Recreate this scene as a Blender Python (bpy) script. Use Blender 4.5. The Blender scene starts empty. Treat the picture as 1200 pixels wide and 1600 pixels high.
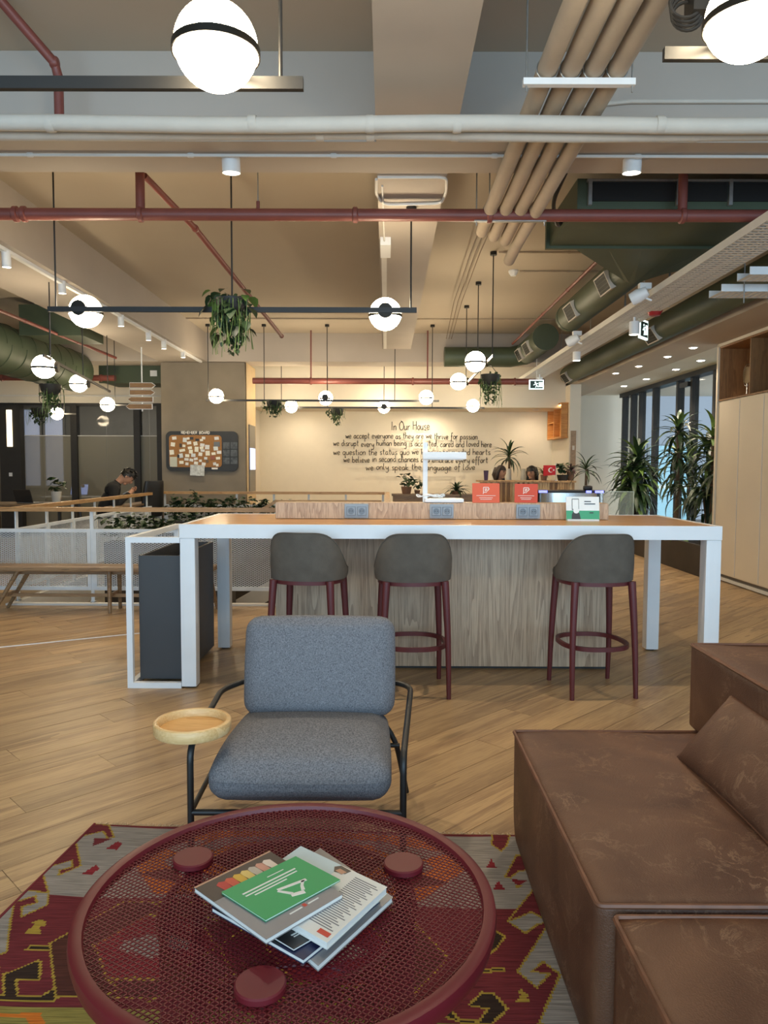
import bpy, bmesh, math, random
from mathutils import Vector, Matrix
random.seed(7)
PI = math.pi
S = bpy.context.scene
C = S.collection

# ---------------------------------------------------------------- camera
F, H, VX, VY, ROLL = 1156.0, 1.38, 603.0, 730.0, math.radians(0.2)
PITCH = math.atan((800 - VY) / F)
YAW = math.atan((600 - VX) / F)
_c, _s = math.cos(YAW), math.sin(YAW)
def _yaw(v): return Vector((v[0]*_c + v[1]*_s, -v[0]*_s + v[1]*_c, v[2]))
_fw = _yaw((0, math.cos(PITCH), -math.sin(PITCH)))
_up0 = _yaw((0, math.sin(PITCH), math.cos(PITCH)))
_rt0 = _yaw((1, 0, 0))
_rt = _rt0*math.cos(ROLL) + _up0*math.sin(ROLL)
_up = _up0*math.cos(ROLL) - _rt0*math.sin(ROLL)
EYE = Vector((0, 0, H))
cam_data = bpy.data.cameras.new('camera')
cam_data.sensor_fit = 'VERTICAL'; cam_data.sensor_height = 36.0
cam_data.lens = 36.0 * F / 1600.0
cam_data.clip_start = 0.05; cam_data.clip_end = 200
cam = bpy.data.objects.new('camera', cam_data); C.objects.link(cam)
M4 = Matrix((( _rt[0], _up[0], -_fw[0], 0), (_rt[1], _up[1], -_fw[1], 0), (_rt[2], _up[2], -_fw[2], H), (0, 0, 0, 1)))
cam.matrix_world = M4
S.camera = cam

def _ray(px, py): return _fw + _rt*((px-600)/F) + _up*((800-py)/F)
def _hit(px, py, i, v):
    d = _ray(px, py); t = (v - EYE[i]) / d[i]
    return EYE + d*t
def atz(px, py, z): return _hit(px, py, 2, z)      # a point of the photo at height z
def at(px, py, y): return _hit(px, py, 1, y)       # ... at depth y
def atx(px, py, x): return _hit(px, py, 0, x)      # ... on the plane x

# ---------------------------------------------------------------- world, lights, exposure
def lin(c):
    if isinstance(c, str):
        c = tuple(int(c[i:i+2], 16)/255 for i in (0, 2, 4))
    return tuple((x/12.92 if x <= .04045 else ((x+.055)/1.055)**2.4) for x in c)
W = bpy.data.worlds.new('world'); S.world = W; W.use_nodes = True
W.node_tree.nodes['Background'].inputs[0].default_value = (0.62, 0.80, 1.0, 1)
W.node_tree.nodes['Background'].inputs[1].default_value = 0.55
S.view_settings.view_transform = 'Standard'
S.view_settings.look = 'None'
S.view_settings.gamma = 1.0
S.view_settings.use_curve_mapping = False
S.view_settings.exposure = 0.66
S.cycles.max_bounces = 6; S.cycles.diffuse_bounces = 4; S.cycles.glossy_bounces = 3; S.cycles.transparent_max_bounces = 12; S.cycles.caustics_reflective = False
WARM = (1.0, 0.84, 0.64)
def area(name, loc, rot, sx, sy, power, col):
    l = bpy.data.lights.new(name, 'AREA'); l.shape = 'RECTANGLE'; l.size = sx; l.size_y = sy; l.energy = power; l.color = col
    o = bpy.data.objects.new(name, l); C.objects.link(o); o.location = loc; o.rotation_euler = rot
    return o
# daylight from the window front behind the camera
area('window_daylight', (0.5, -3.2, 1.7), (math.radians(90), 0, 0), 9.0, 2.6, 250, (0.52, 0.78, 1.0))
# daylight of the glazed entrance lobby on the right
area('lobby_daylight', (8.4, 12.5, 1.6), (0, math.radians(90), 0), 2.6, 7.0, 170, (0.72, 0.88, 1.0))
# added unseen light that brightens the frosted panes from behind
area('meeting_room_fill', (-6.0, 16.4, 3.3), (0, 0, 0), 3.5, 1.2, 45, (1.0, .92, .8))
GLOBE = 36.0        # radiance of the opal globes
def spot(name, loc, power, ang=100, col=WARM, aim=None, r=.03, blend=.6, parent=None):
    l = bpy.data.lights.new(name, 'SPOT'); l.energy = power; l.spot_size = math.radians(ang); l.spot_blend = blend
    l.color = col; l.shadow_soft_size = r
    o = bpy.data.objects.new(name, l); C.objects.link(o); o.location = loc
    d = (Vector(aim) - Vector(loc)) if aim is not None else Vector((0, 0, -1))
    o.rotation_euler = d.to_track_quat('-Z', 'Y').to_euler()
    return o

# ---------------------------------------------------------------- materials
MATS = {}
def _nt(name):
    m = bpy.data.materials.new(name); m.use_nodes = True
    return m, m.node_tree, m.node_tree.nodes['Principled BSDF']
def mat(name, col, rough=.55, metal=0., var=.06, scale=8., bump=0., bscale=60., spec=.5, stretch=(1, 1, 1), emit=None, es=0., coat=0.):
    if name in MATS: return MATS[name]
    m, nt, b = _nt(name); c = lin(col)
    b.inputs['Roughness'].default_value = rough; b.inputs['Metallic'].default_value = metal
    b.inputs['Specular IOR Level'].default_value = spec
    b.inputs['Coat Weight'].default_value = coat
    tc = nt.nodes.new('ShaderNodeTexCoord'); mp = nt.nodes.new('ShaderNodeMapping'); mp.inputs['Scale'].default_value = stretch
    nt.links.new(tc.outputs['Object'], mp.inputs['Vector'])
    n = nt.nodes.new('ShaderNodeTexNoise'); n.inputs['Scale'].default_value = scale; n.inputs['Detail'].default_value = 4
    nt.links.new(mp.outputs[0], n.inputs['Vector'])
    r = nt.nodes.new('ShaderNodeValToRGB')
    r.color_ramp.elements[0].position = .3; r.color_ramp.elements[1].position = .7
    r.color_ramp.elements[0].color = tuple(max(0, x*(1-var)) for x in c)+(1,)
    r.color_ramp.elements[1].color = tuple(min(1, x*(1+var)) for x in c)+(1,)
    nt.links.new(n.outputs[0], r.inputs[0]); nt.links.new(r.outputs[0], b.inputs['Base Color'])
    if bump:
        n2 = nt.nodes.new('ShaderNodeTexNoise'); n2.inputs['Scale'].default_value = bscale; n2.inputs['Detail'].default_value = 3
        nt.links.new(mp.outputs[0], n2.inputs['Vector'])
        bp = nt.nodes.new('ShaderNodeBump'); bp.inputs['Strength'].default_value = bump; bp.inputs['Distance'].default_value = .004
        nt.links.new(n2.outputs[0], bp.inputs['Height']); nt.links.new(bp.outputs[0], b.inputs['Normal'])
    if emit is not None:
        b.inputs['Emission Color'].default_value = lin(emit)+(1,); b.inputs['Emission Strength'].default_value = es
    MATS[name] = m; return m
def wood(name, c1, c2, axis='x', scale=1., rough=.45, dist=5., bands=9., bump=.15, rnd=True, knots=0., st=.09):
    """streaked grain running along one axis of the object"""
    if name in MATS: return MATS[name]
    m, nt, b = _nt(name); N = nt.nodes.new; L = nt.links.new
    b.inputs['Roughness'].default_value = rough
    tc = N('ShaderNodeTexCoord'); mp = N('ShaderNodeMapping')
    sc = {'x': (st, 1, 1), 'y': (1, st, 1), 'z': (1, 1, st)}[axis]
    mp.inputs['Scale'].default_value = tuple(s*scale for s in sc)
    add = N('ShaderNodeVectorMath'); add.operation = 'ADD'
    oi = N('ShaderNodeObjectInfo'); mul = N('ShaderNodeMath'); mul.operation = 'MULTIPLY'; mul.inputs[1].default_value = 37.
    L(oi.outputs['Random'], mul.inputs[0])
    L(tc.outputs['Object'], mp.inputs['Vector']); L(mp.outputs[0], add.inputs[0]); L(mul.outputs[0], add.inputs[1])
    n1 = N('ShaderNodeTexNoise'); n1.inputs['Scale'].default_value = 5.; n1.inputs['Detail'].default_value = 2; n1.inputs['Distortion'].default_value = .6
    L(add.outputs[0], n1.inputs['Vector'])
    m1 = N('ShaderNodeMath'); m1.operation = 'MULTIPLY'; m1.inputs[1].default_value = bands; L(n1.outputs[0], m1.inputs[0])
    m2 = N('ShaderNodeMath'); m2.operation = 'FRACT'; L(m1.outputs[0], m2.inputs[0])
    n2 = N('ShaderNodeTexNoise'); n2.inputs['Scale'].default_value = 90.; n2.inputs['Detail'].default_value = 3
    L(add.outputs[0], n2.inputs['Vector'])
    mixf = N('ShaderNodeMath'); mixf.operation = 'MULTIPLY_ADD'; mixf.inputs[1].default_value = .45
    L(m2.outputs[0], mixf.inputs[0]); L(n2.outputs[0], mixf.inputs[2])
    r = N('ShaderNodeValToRGB'); r.color_ramp.elements[0].position = .38; r.color_ramp.elements[1].position = .92
    r.color_ramp.elements[0].color = lin(c1)+(1,); r.color_ramp.elements[1].color = lin(c2)+(1,)
    L(mixf.outputs[0], r.inputs[0])
    out = r.outputs[0]
    if knots:
        v = N('ShaderNodeTexVoronoi'); v.inputs['Scale'].default_value = 2.3
        mpk = N('ShaderNodeMapping'); mpk.inputs['Scale'].default_value = {'x': (.5, 2.2, 1), 'y': (2.2, .5, 1), 'z': (2, 2, .5)}[axis]
        addk = N('ShaderNodeVectorMath'); addk.operation = 'ADD'
        L(tc.outputs['Object'], mpk.inputs['Vector']); L(mpk.outputs[0], addk.inputs[0]); L(mul.outputs[0], addk.inputs[1]); L(addk.outputs[0], v.inputs['Vector'])
        rk = N('ShaderNodeValToRGB'); rk.color_ramp.elements[0].position = .02; rk.color_ramp.elements[1].position = .16
        rk.color_ramp.elements[0].color = (knots, knots, knots, 1); rk.color_ramp.elements[1].color = (0, 0, 0, 1)
        L(v.outputs['Distance'], rk.inputs[0])
        mk = N('ShaderNodeMix'); mk.data_type = 'RGBA'; L(rk.outputs[0], mk.inputs[0]); L(out, mk.inputs[6]); mk.inputs[7].default_value = tuple(x*.28 for x in lin(c1))+(1,)
        out = mk.outputs[2]
    if rnd:
        hs = N('ShaderNodeHueSaturation'); mr = N('ShaderNodeMapRange'); mr.inputs[3].default_value = .84; mr.inputs[4].default_value = 1.12
        L(oi.outputs['Random'], mr.inputs[0]); L(mr.outputs[0], hs.inputs['Value']); L(out, hs.inputs['Color']); out = hs.outputs[0]
    L(out, b.inputs['Base Color'])
    bp = N('ShaderNodeBump'); bp.inputs['Strength'].default_value = bump; bp.inputs['Distance'].default_value = .002
    L(n2.outputs[0], bp.inputs['Height']); L(bp.outputs[0], b.inputs['Normal'])
    MATS[name] = m; return m
def emis(name, col, strength):
    if name in MATS: return MATS[name]
    m, nt, b = _nt(name)
    b.inputs['Base Color'].default_value = lin('FFFFFF')+(1,)
    b.inputs['Emission Color'].default_value = tuple(col)+(1,); b.inputs['Emission Strength'].default_value = strength
    MATS[name] = m; return m
def glass(name, col, rough=0., alpha=.15):
    """thin pane: part clear, part glossy tinted film"""
    if name in MATS: return MATS[name]
    m, nt, b = _nt(name); N = nt.nodes.new; L = nt.links.new
    b.inputs['Base Color'].default_value = lin(col)+(1,); b.inputs['Roughness'].default_value = .05 if rough == 0 else rough
    tr = N('ShaderNodeBsdfTransparent'); mx = N('ShaderNodeMixShader'); mx.inputs[0].default_value = alpha
    L(tr.outputs[0], mx.inputs[1]); L(b.outputs[0], mx.inputs[2]); L(mx.outputs[0], nt.nodes['Material Output'].inputs['Surface'])
    MATS[name] = m; return m

# ---------------------------------------------------------------- mesh builder
class MB:
    def __init__(s): s.v = []; s.f = []; s.mi = []; s.cur = 0
    def add(s, vs, fs):
        o = len(s.v); s.v += [tuple(p) for p in vs]
        for f in fs: s.f.append(tuple(i+o for i in f)); s.mi.append(s.cur)
        return s
    def box(s, x0, x1, y0, y1, z0, z1):
        vs = [(x, y, z) for z in (z0, z1) for y in (y0, y1) for x in (x0, x1)]
        return s.add(vs, [(0, 2, 3, 1), (4, 5, 7, 6), (0, 1, 5, 4), (1, 3, 7, 5), (3, 2, 6, 7), (2, 0, 4, 6)])
    def obox(s, c, sx, sy, sz, M):
        vs = [Vector(c) + M @ Vector((x*sx/2, y*sy/2, z*sz/2)) for z in (-1, 1) for y in (-1, 1) for x in (-1, 1)]
        return s.add(vs, [(0, 2, 3, 1), (4, 5, 7, 6), (0, 1, 5, 4), (1, 3, 7, 5), (3, 2, 6, 7), (2, 0, 4, 6)])
    def bar(s, p, q, w, h, up=(0, 0, 1)):
        p, q = Vector(p), Vector(q); d = (q-p); l = d.length; d.normalize()
        u = Vector(up); x = d.cross(u)
        if x.length < 1e-4: x = d.cross(Vector((0, 1, 0)))
        x.normalize(); z = x.cross(d)
        M = Matrix((x, d, z)).transposed()
        return s.obox((p+q)/2, w, l, h, M)
    def tube(s, pts, r, n=8, caps=True, closed=False):
        pts = [Vector(p) for p in pts]; k = len(pts)
        rs = r if isinstance(r, (list, tuple)) else [r]*k
        vs = []; prev = None
        for i, p in enumerate(pts):
            a = pts[(i-1) % k] if (closed or i > 0) else p
            b = pts[(i+1) % k] if (closed or i < k-1) else p
            t = (b-a).normalized()
            if prev is None:
                u = t.cross(Vector((0, 0, 1)))
                if u.length < .05: u = t.cross(Vector((0, 1, 0)))
            else:
                u = prev - t*prev.dot(t)
            u.normalize(); prev = u; w = t.cross(u)
            vs += [p + (u*math.cos(2*PI*j/n) + w*math.sin(2*PI*j/n))*rs[i] for j in range(n)]
        fs = []
        for i in range(k if closed else k-1):
            a, b = i*n, ((i+1) % k)*n
            fs += [(a+j, a+(j+1) % n, b+(j+1) % n, b+j) for j in range(n)]
        if caps and not closed:
            fs.append(tuple(range(n))[::-1]); fs.append(tuple((k-1)*n+j for j in range(n)))
        return s.add(vs, fs)
    def cyl(s, p, q, r, n=16): return s.tube([p, q], r, n)
    def lathe(s, prof, c=(0, 0, 0), n=24, sx=1., sy=1., M=None):
        """profile of (radius, z) turned about z"""
        vs = []; c = Vector(c)
        for (r, z) in prof:
            for j in range(n):
                p = Vector((r*sx*math.cos(2*PI*j/n), r*sy*math.sin(2*PI*j/n), z))
                vs.append(c + (M @ p if M is not None else p))
        fs = []
        for i in range(len(prof)-1):
            fs += [(i*n+j, i*n+(j+1) % n, (i+1)*n+(j+1) % n, (i+1)*n+j) for j in range(n)]
        if prof[0][0] > 1e-6: fs.append(tuple(range(n))[::-1])
        if prof[-1][0] > 1e-6: fs.append(tuple((len(prof)-1)*n+j for j in range(n)))
        return s.add(vs, fs)
    def sphere(s, c, r, n=20, m=12, sz=1., sx=1., sy=1., M=None):
        return s.lathe([(max(1e-7, r*math.sin(PI*i/m)), -r*sz*math.cos(PI*i/m)) for i in range(m+1)], c, n, sx, sy, M)
    def prism(s, poly, z0, z1, M=None, c=(0, 0, 0)):
        n = len(poly); c = Vector(c)
        vs = [Vector((x, y, z0)) for x, y in poly] + [Vector((x, y, z1)) for x, y in poly]
        if M is not None: vs = [M @ v for v in vs]
        vs = [v + c for v in vs]
        return s.add(vs, [tuple(range(n))[::-1], tuple(range(n, 2*n))] + [(i, (i+1) % n, n+(i+1) % n, n+i) for i in range(n)])
    def rbox(s, c, size, r, n=6, bulge=(0, 0, 0), M=None, fn=None):
        """box with rounded edges, optional bulging faces, optional deformation fn(local Vector)"""
        hx, hy, hz = (x/2 for x in size); c = Vector(c)
        tmp = {}; vs = []; fs = []
        def vid(p):
            k = tuple(round(a, 5) for a in p)
            if k not in tmp: tmp[k] = len(vs); vs.append(p)
            return tmp[k]
        for ax in range(3):
            for sg in (-1, 1):
                def pt(i, j):
                    q = [0, 0, 0]; a, b = (ax+1) % 3, (ax+2) % 3
                    q[ax] = sg; q[a] = i; q[b] = j; return q
                ts = [-1 + 2*i/n for i in range(n+1)]
                ts = [math.copysign(abs(t)**.75, t) for t in ts]
                for i in range(n):
                    for j in range(n):
                        ids = []
                        for (a, b) in ((ts[i], ts[j]), (ts[i+1], ts[j]), (ts[i+1], ts[j+1]), (ts[i], ts[j+1])):
                            ids.append(vid(tuple(pt(a, b))))
                        fs.append(ids if sg > 0 else ids[::-1])
        out = []
        for q in vs:
            p = Vector((q[0]*hx, q[1]*hy, q[2]*hz))
            inner = Vector((max(-hx+r, min(hx-r, p[0])), max(-hy+r, min(hy-r, p[1])), max(-hz+r, min(hz-r, p[2]))))
            d = p - inner
            if d.length > 1e-7: p = inner + d.normalized()*r
            for a in range(3):
                if bulge[a]:
                    o = [k for k in range(3) if k != a]
                    w = max(0, 1-abs(q[o[0]])**2.2)*max(0, 1-abs(q[o[1]])**2.2)
                    p[a] += bulge[a]*w*(q[a] if abs(q[a]) > .3 else q[a])
            if fn: p = Vector(fn(p))
            out.append(c + (M @ p if M is not None else p))
        return s.add(out, fs)

ORIG = {}
def mesh_of(mb, name, mats, smooth=False, off=None):
    me = bpy.data.meshes.new(name)
    v = mb.v if off is None else [(a-off[0], b-off[1], c-off[2]) for a, b, c in mb.v]
    me.from_pydata(v, [], mb.f)
    for m in (mats if isinstance(mats, (list, tuple)) else [mats]): me.materials.append(m)
    if any(mb.mi): me.polygons.foreach_set('material_index', mb.mi)
    if smooth:
        me.polygons.foreach_set('use_smooth', [True]*len(me.polygons))
        try: me.set_sharp_from_angle(angle=math.radians(38 if smooth is True else smooth))
        except Exception: pass
    me.update(); return me
def obj(name, mb, m, parent=None, smooth=False, local=False, origin=None):
    """links the builder's shapes as ONE mesh object; coordinates are world unless local"""
    base = Vector((0, 0, 0)) if parent is None else ORIG.get(parent.name, Vector((0, 0, 0)))
    if local: off = None; org = base
    elif parent is None:
        xs = [p[0] for p in mb.v]; ys = [p[1] for p in mb.v]; zs = [p[2] for p in mb.v]
        org = Vector(origin) if origin is not None else Vector(((min(xs)+max(xs))/2, (min(ys)+max(ys))/2, min(zs)))
        off = org
    else: off = base; org = base
    me = mesh_of(mb, name, m, smooth, off)
    o = bpy.data.objects.new(name, me); C.objects.link(o)
    if parent is not None: o.parent = parent
    elif not local: o.location = org
    ORIG[o.name] = org
    return o
def thing(name, label, cat, loc=(0, 0, 0), rz=0, group=None):
    o = bpy.data.objects.new(name, None); C.objects.link(o); o.empty_display_size = .1
    o.location = loc; o.rotation_euler = (0, 0, rz); ORIG[o.name] = Vector(loc)
    return tag(o, label, cat, group)
def tag(o, label=None, cat=None, group=None, kind=None):
    if label: o['label'] = label
    if cat: o['category'] = cat
    if group: o['group'] = group
    if kind: o['kind'] = kind
    return o
def struct(name, mb, m, label=None, parent=None, smooth=False):
    o = obj(name, mb, m, parent, smooth)
    if parent is None: o['kind'] = 'structure'
    if label: o['label'] = label
    return o
def copy_tree(root, loc, rz, label=None, group=None):
    r = root.copy(); C.objects.link(r); r.location = loc; r.rotation_euler = (0, 0, rz); ORIG[r.name] = Vector(loc)
    if label: r['label'] = label
    if group: r['group'] = group
    for ch in root.children:
        c = ch.copy(); C.objects.link(c); c.parent = r
        for g in ch.children:
            d = g.copy(); C.objects.link(d); d.parent = c
    return r
def inst(me, name, parent, loc, rot=(0, 0, 0), sc=1.):
    """another part sharing mesh data; loc in world, parent without rotation"""
    o = bpy.data.objects.new(name, me); C.objects.link(o); o.parent = parent
    o.location = Vector(loc) - ORIG.get(parent.name, Vector((0, 0, 0)))
    if isinstance(rot, Matrix): o.rotation_euler = rot.to_euler()
    else: o.rotation_euler = rot
    o.scale = (sc, sc, sc) if not isinstance(sc, (tuple, list)) else sc
    return o
def mesh_grid(mb, P, w, h, px, py, wd, th, keep=None, ex=None):
    """expanded metal: P(u, v) -> (point, normal); diamonds px by py, strands wd wide and th thick"""
    nu, nv = int(w/px)+1, int(h/py)+1
    for j in range(2*nv):
        for i in range(nu+1):
            u0 = (i + (.5 if j % 2 else 0))*px; v0 = j*py/2
            for sg in (-1, 1):
                u1, v1 = u0 + sg*px/2, v0 + py/2
                if min(u0, u1) < -1e-6 or max(u0, u1) > w+1e-6 or v1 > h+1e-6: continue
                if keep and not (keep(u0, v0) and keep(u1, v1)): continue
                (a, n), (b, n2) = P(u0, v0), P(u1, v1)
                a, b, n = Vector(a), Vector(b), Vector(n)
                d = (b-a).normalized(); x = d.cross(n).normalized()*(wd/2); y = n.normalized()*(th/2)
                vs = [a-x-y, a+x-y, a+x+y, a-x+y, b-x-y, b+x-y, b+x+y, b-x+y]
                mb.add(vs, [(0, 1, 5, 4), (1, 2, 6, 5), (2, 3, 7, 6), (3, 0, 4, 7)])
    return mb
ORD = ['first', 'second', 'third', 'fourth', 'fifth', 'sixth', 'seventh', 'eighth', 'ninth', 'tenth', 'eleventh', 'twelfth']
# ---------------------------------------------------------------- palette
M_ceil = mat('ceiling_paint', 'B6AA98', .8, var=.03, scale=1.2, bump=.08, bscale=12)
M_wall = mat('wall_paint', 'E2DACA', .75, var=.02, scale=2)
M_beam = mat('beam_paint', 'B3AAA0', .75, var=.04, scale=2, bump=.1, bscale=15)
M_soffit = mat('soffit_paint', 'B9AC9C', .75, var=.03, scale=2)
M_conc = mat('concrete', '877D6E', .8, var=.10, scale=2.5, bump=.15, bscale=18)
M_black = mat('black_metal', '1E1D1C', .45, var=.1)
M_dark = mat('dark_frame', '2B2A29', .5, var=.1)
M_white = mat('white_powdercoat', 'E9ECEE', .4, var=.02)
M_whitem = mat('white_matt', 'DEDCD6', .6, var=.03)
M_red = mat('red_pipe_paint', '7C443D', .45, var=.1, scale=5)
M_green = mat('dark_green_duct', '46523F', .5, var=.08, scale=3)
M_insul = mat('cream_insulation', 'B3A491', .8, var=.08, scale=6, bump=.5, bscale=25)
M_wins = mat('white_insulation', 'C9C4BA', .7, var=.05, scale=6, bump=.6, bscale=22)
M_galv = mat('galvanised_steel', 'A9ADAE', .4, .8, var=.1, scale=30)
M_steel = mat('brushed_steel', 'C2C4C4', .22, 1., var=.06, scale=40, stretch=(1, 1, .05))
M_oak_plank = wood('oak_floor', '8B6D4F', 'B99A70', 'x', 1.5, .40, bands=3.2, bump=.25, knots=.7, st=.055)
M_oak_far = wood('oak_floor_far', '8F7252', 'B4966D', 'x', 1.0, .40, bands=4, rnd=False)
M_oak_rail = wood('oak_rail', 'A67C4D', 'C69D6A', 'x', 2., .4, bands=5)
M_oak_rail_y = wood('oak_rail_y', 'A67C4D', 'C69D6A', 'y', 2., .4, bands=5)
M_bench = wood('bench_oak', '765C42', '9A7E5C', 'x', 2., .45, bands=6)
M_panel = wood('ash_panel', '9A826B', 'C8B094', 'z', 1.7, .5, bands=10, rnd=False, bump=.2, st=.045)
M_ledge = wood('ash_ledge', '9C7F66', 'C8AC8E', 'z', 2.6, .5, bands=9, rnd=False, bump=.2)
M_top = wood('table_top_oak', 'A3713F', 'C8965C', 'x', 1.5, .28, bands=6, rnd=False)
M_niche = wood('niche_oak', '7E5A38', '9C7349', 'z', 1.5, .5, bands=6)
M_niche_warm = wood('niche_oak_warm', 'B5763A', 'D39A55', 'x', 1.5, .5, bands=6)
M_slat = wood('reception_slats', '8A6A48', 'BF9A6C', 'z', 2., .5, bands=5)
M_cab = mat('cream_lacquer', 'D9CDB8', .42, var=.015, scale=3)

# ---------------------------------------------------------------- floor
ZC, ZB = 3.60, 3.13          # slab and beam soffit heights
VX0, VX1, VY0, VY1 = -3.72, .02, 7.32, 12.2     # stair void
def clip(poly, x0, x1, y0, y1):
    for ax, lim, sg in ((0, x0, 1), (0, x1, -1), (1, y0, 1), (1, y1, -1)):
        out = []
        for i in range(len(poly)):
            a, b = poly[i-1], poly[i]
            ia, ib = (a[ax]-lim)*sg >= 0, (b[ax]-lim)*sg >= 0
            if ia != ib:
                t = (lim-a[ax])/(b[ax]-a[ax]); out.append((a[0]+t*(b[0]-a[0]), a[1]+t*(b[1]-a[1])))
            if ib: out.append(b)
        poly = out
        if len(poly) < 3: return []
    return poly
mb = MB()
for (x0, x1, y0, y1) in ((-9, 9, -2, VY0), (-9, VX0, VY0, VY1), (VX1, 9, VY0, VY1), (-9, 9, VY1, 20)):
    mb.box(x0, x1, y0, y1, -.25, -.012)
floor = struct('floor', mb, M_oak_far, 'warm oak plank floor laid on the diagonal')
mb = MB()       # the floor beyond the single planks keeps the same level
for (x0, x1, y0, y1) in ((-9, VX0, VY0, VY1), (-9, 9, VY1, 20), (VX1, 9, 10.2, VY1)):
    mb.box(x0, x1, y0, y1, -.012, 0)
fo = obj('far_boards', mb, M_oak_far, floor); fo['kind'] = 'stuff'
ca = math.cos(PI/4)
PW = .19
rr = random.Random(3)
nplank = 0
regions = [(-6, 6, .6, VY0), (VX1, 5.2, VY0, 10.2)]
for row in range(-50, 60):
    s0 = row*PW
    t = -14 + rr.random()*2.0
    while t < 16:
        ln = rr.choice((1.6, 1.9, 2.2))
        q = [(t, s0), (t+ln-.0015, s0), (t+ln-.0025, s0+PW-.003), (t, s0+PW-.003)]
        w = [(a*ca - b*ca, a*ca + b*ca) for a, b in q]
        cx = sum(p[0] for p in w)/4; cy = sum(p[1] for p in w)/4
        # keep only planks the view from around the camera can reach
        if 0.4 < cy < 10.8 and abs(cx) < .60*cy + 1.3:
            for rg in regions:
                pl = clip(w, *rg)
                if len(pl) >= 3:
                    ox, oy = cx, cy
                    loc = [((x-ox)*ca + (y-oy)*ca, -(x-ox)*ca + (y-oy)*ca) for x, y in pl]
                    b = MB(); b.prism(loc, -.012, rr.uniform(-.0004, .0004))
                    o = obj('plank', b, M_oak_plank, floor, local=True)
                    fl = ORIG[floor.name]
                    o.location = Vector((ox, oy, 0)) - fl; o.rotation_euler = (0, 0, PI/4); nplank += 1
        t += ln
# white strip let into the floor, void edging, baseboards
mb = MB(); a, b = atz(0, 1024, 0), atz(225, 989, 0)
mb.bar((a.x-.6, a.y-.03, .002), (b.x, b.y, .002), .012, .006)
struct('trim_1', mb, M_white, 'thin white strip let into the oak floor by the bench')
mb = MB(); mb.box(VX0-.05, VX1+.05, VY0-.06, VY0+.02, -.3, .018)
mb.box(VX0-.05, VX0+.02, VY0+.02, VY1, -.3, .018); mb.box(VX1-.02, VX1+.05, VY0+.02, VY1, -.3, .018); mb.box(VX0-.05, VX1+.05, VY1, VY1+.06, -.3, .018)
struct('trim_2', mb, M_whitem, 'white edging around the stair opening')
# the stairwell below
mb = MB(); mb.box(VX0-.1, VX1+.1, VY1, VY1+.1, -2.2, -.25); mb.box(VX0-.15, VX0-.05, VY0, VY1, -2.2, -.25); mb.box(VX1+.05, VX1+.15, VY0, VY1, -2.2, -.25)
mb.box(VX0-.1, VX1+.1, VY0-.1, VY0-.06, -2.2, -.25)
struct('wall_stairwell', mb, M_wall)
mb = MB(); mb.box(VX0-.1, VX1+.1, VY0, VY1, -2.3, -2.2)
struct('floor_stairwell', mb, mat('landing', 'A88E6E', .6))

# ---------------------------------------------------------------- ceiling and beams
struct('ceiling', MB().box(-9, 9, -2, 20, ZC, ZC+.2), M_ceil)
struct('ceiling_beam', MB().box(-9, 9, 4.10, 4.52, ZB, ZC), M_beam)
struct('ceiling_beam', MB().box(-9, 3.1, 12.45, 13.0, ZB, ZC), M_beam)
struct('ceiling_beam', MB().box(-.06, .36, -2, 4.10, ZB, ZC), M_beam)
mb = MB().box(-.06, .36, 4.52, 11.1, ZB, ZC)
struct('ceiling_beam', mb, M_beam)
struct('ceiling_beam', MB().box(-3.8, -3.0, 4.52, 12.45, ZB, ZC), M_beam)
struct('ceiling_bulkhead', MB().box(-2.6, 3.35, 13.95, 15.0, 2.50, ZC), M_wall)
struct('ceiling_soffit', MB().box(3.48, 4.14, 4.52, 16.4, 2.90, ZC), M_soffit)
struct('ceiling_soffit', MB().box(4.14, 9, 4.52, 16.4, 2.96, ZC), M_wall)
struct('wall_back', MB().box(-3.0, 3.45, 15.0, 15.15, 0, ZC), mat('back_wall_paint', 'E6DCC6', .7, var=.015))
struct('wall_right_return', MB().box(3.35, 3.55, 13.6, 15.0, 0, 2.9), M_wall)
struct('wall_right', MB().box(3.55, 5.6, 16.3, 16.5, 0, 2.96), M_wall)
struct('wall_far_left', MB().box(-9, -2.6, 18.2, 18.4, 0, ZC), mat('far_room_paint', '8A8A84', .7))
struct('wall_left', MB().box(-9.1, -9, -2, 20, 0, ZC), M_wall)
struct('wall_far_right', MB().box(9, 9.1, 4.5, 20, 0, ZC), mat('street_paint', '6E8A9C', .7))
struct('wall_behind_glass', MB().box(-2.65, -2.55, 13.4, 18.2, 0, ZC), M_wall)
# concrete column
colm = struct('column', MB().rbox(((-3.79-2.365)/2, 12.98, 1.565), (1.425, .96, 3.13), .02, 2), M_conc, 'square concrete column carrying the pin board', smooth=False)
mb = MB().box(-2.363, -2.355, 12.56, 13.4, 0, ZB)  # paler sheet: the light on this side is put into its colour
struct('trim_3', mb, mat('column_lit_side', 'CDB48C', .6), 'pale sheet colouring the lit side of the concrete column')
# bulkhead above the glazed meeting rooms
struct('wall_above_glazing', MB().box(-9, -3.8, 14.4, 14.65, 2.60, ZC), M_wall)
mb = MB().box(-9, -3.9, 14.36, 14.40, 2.72, 2.75)
struct('trim_4', mb, M_whitem)

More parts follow.
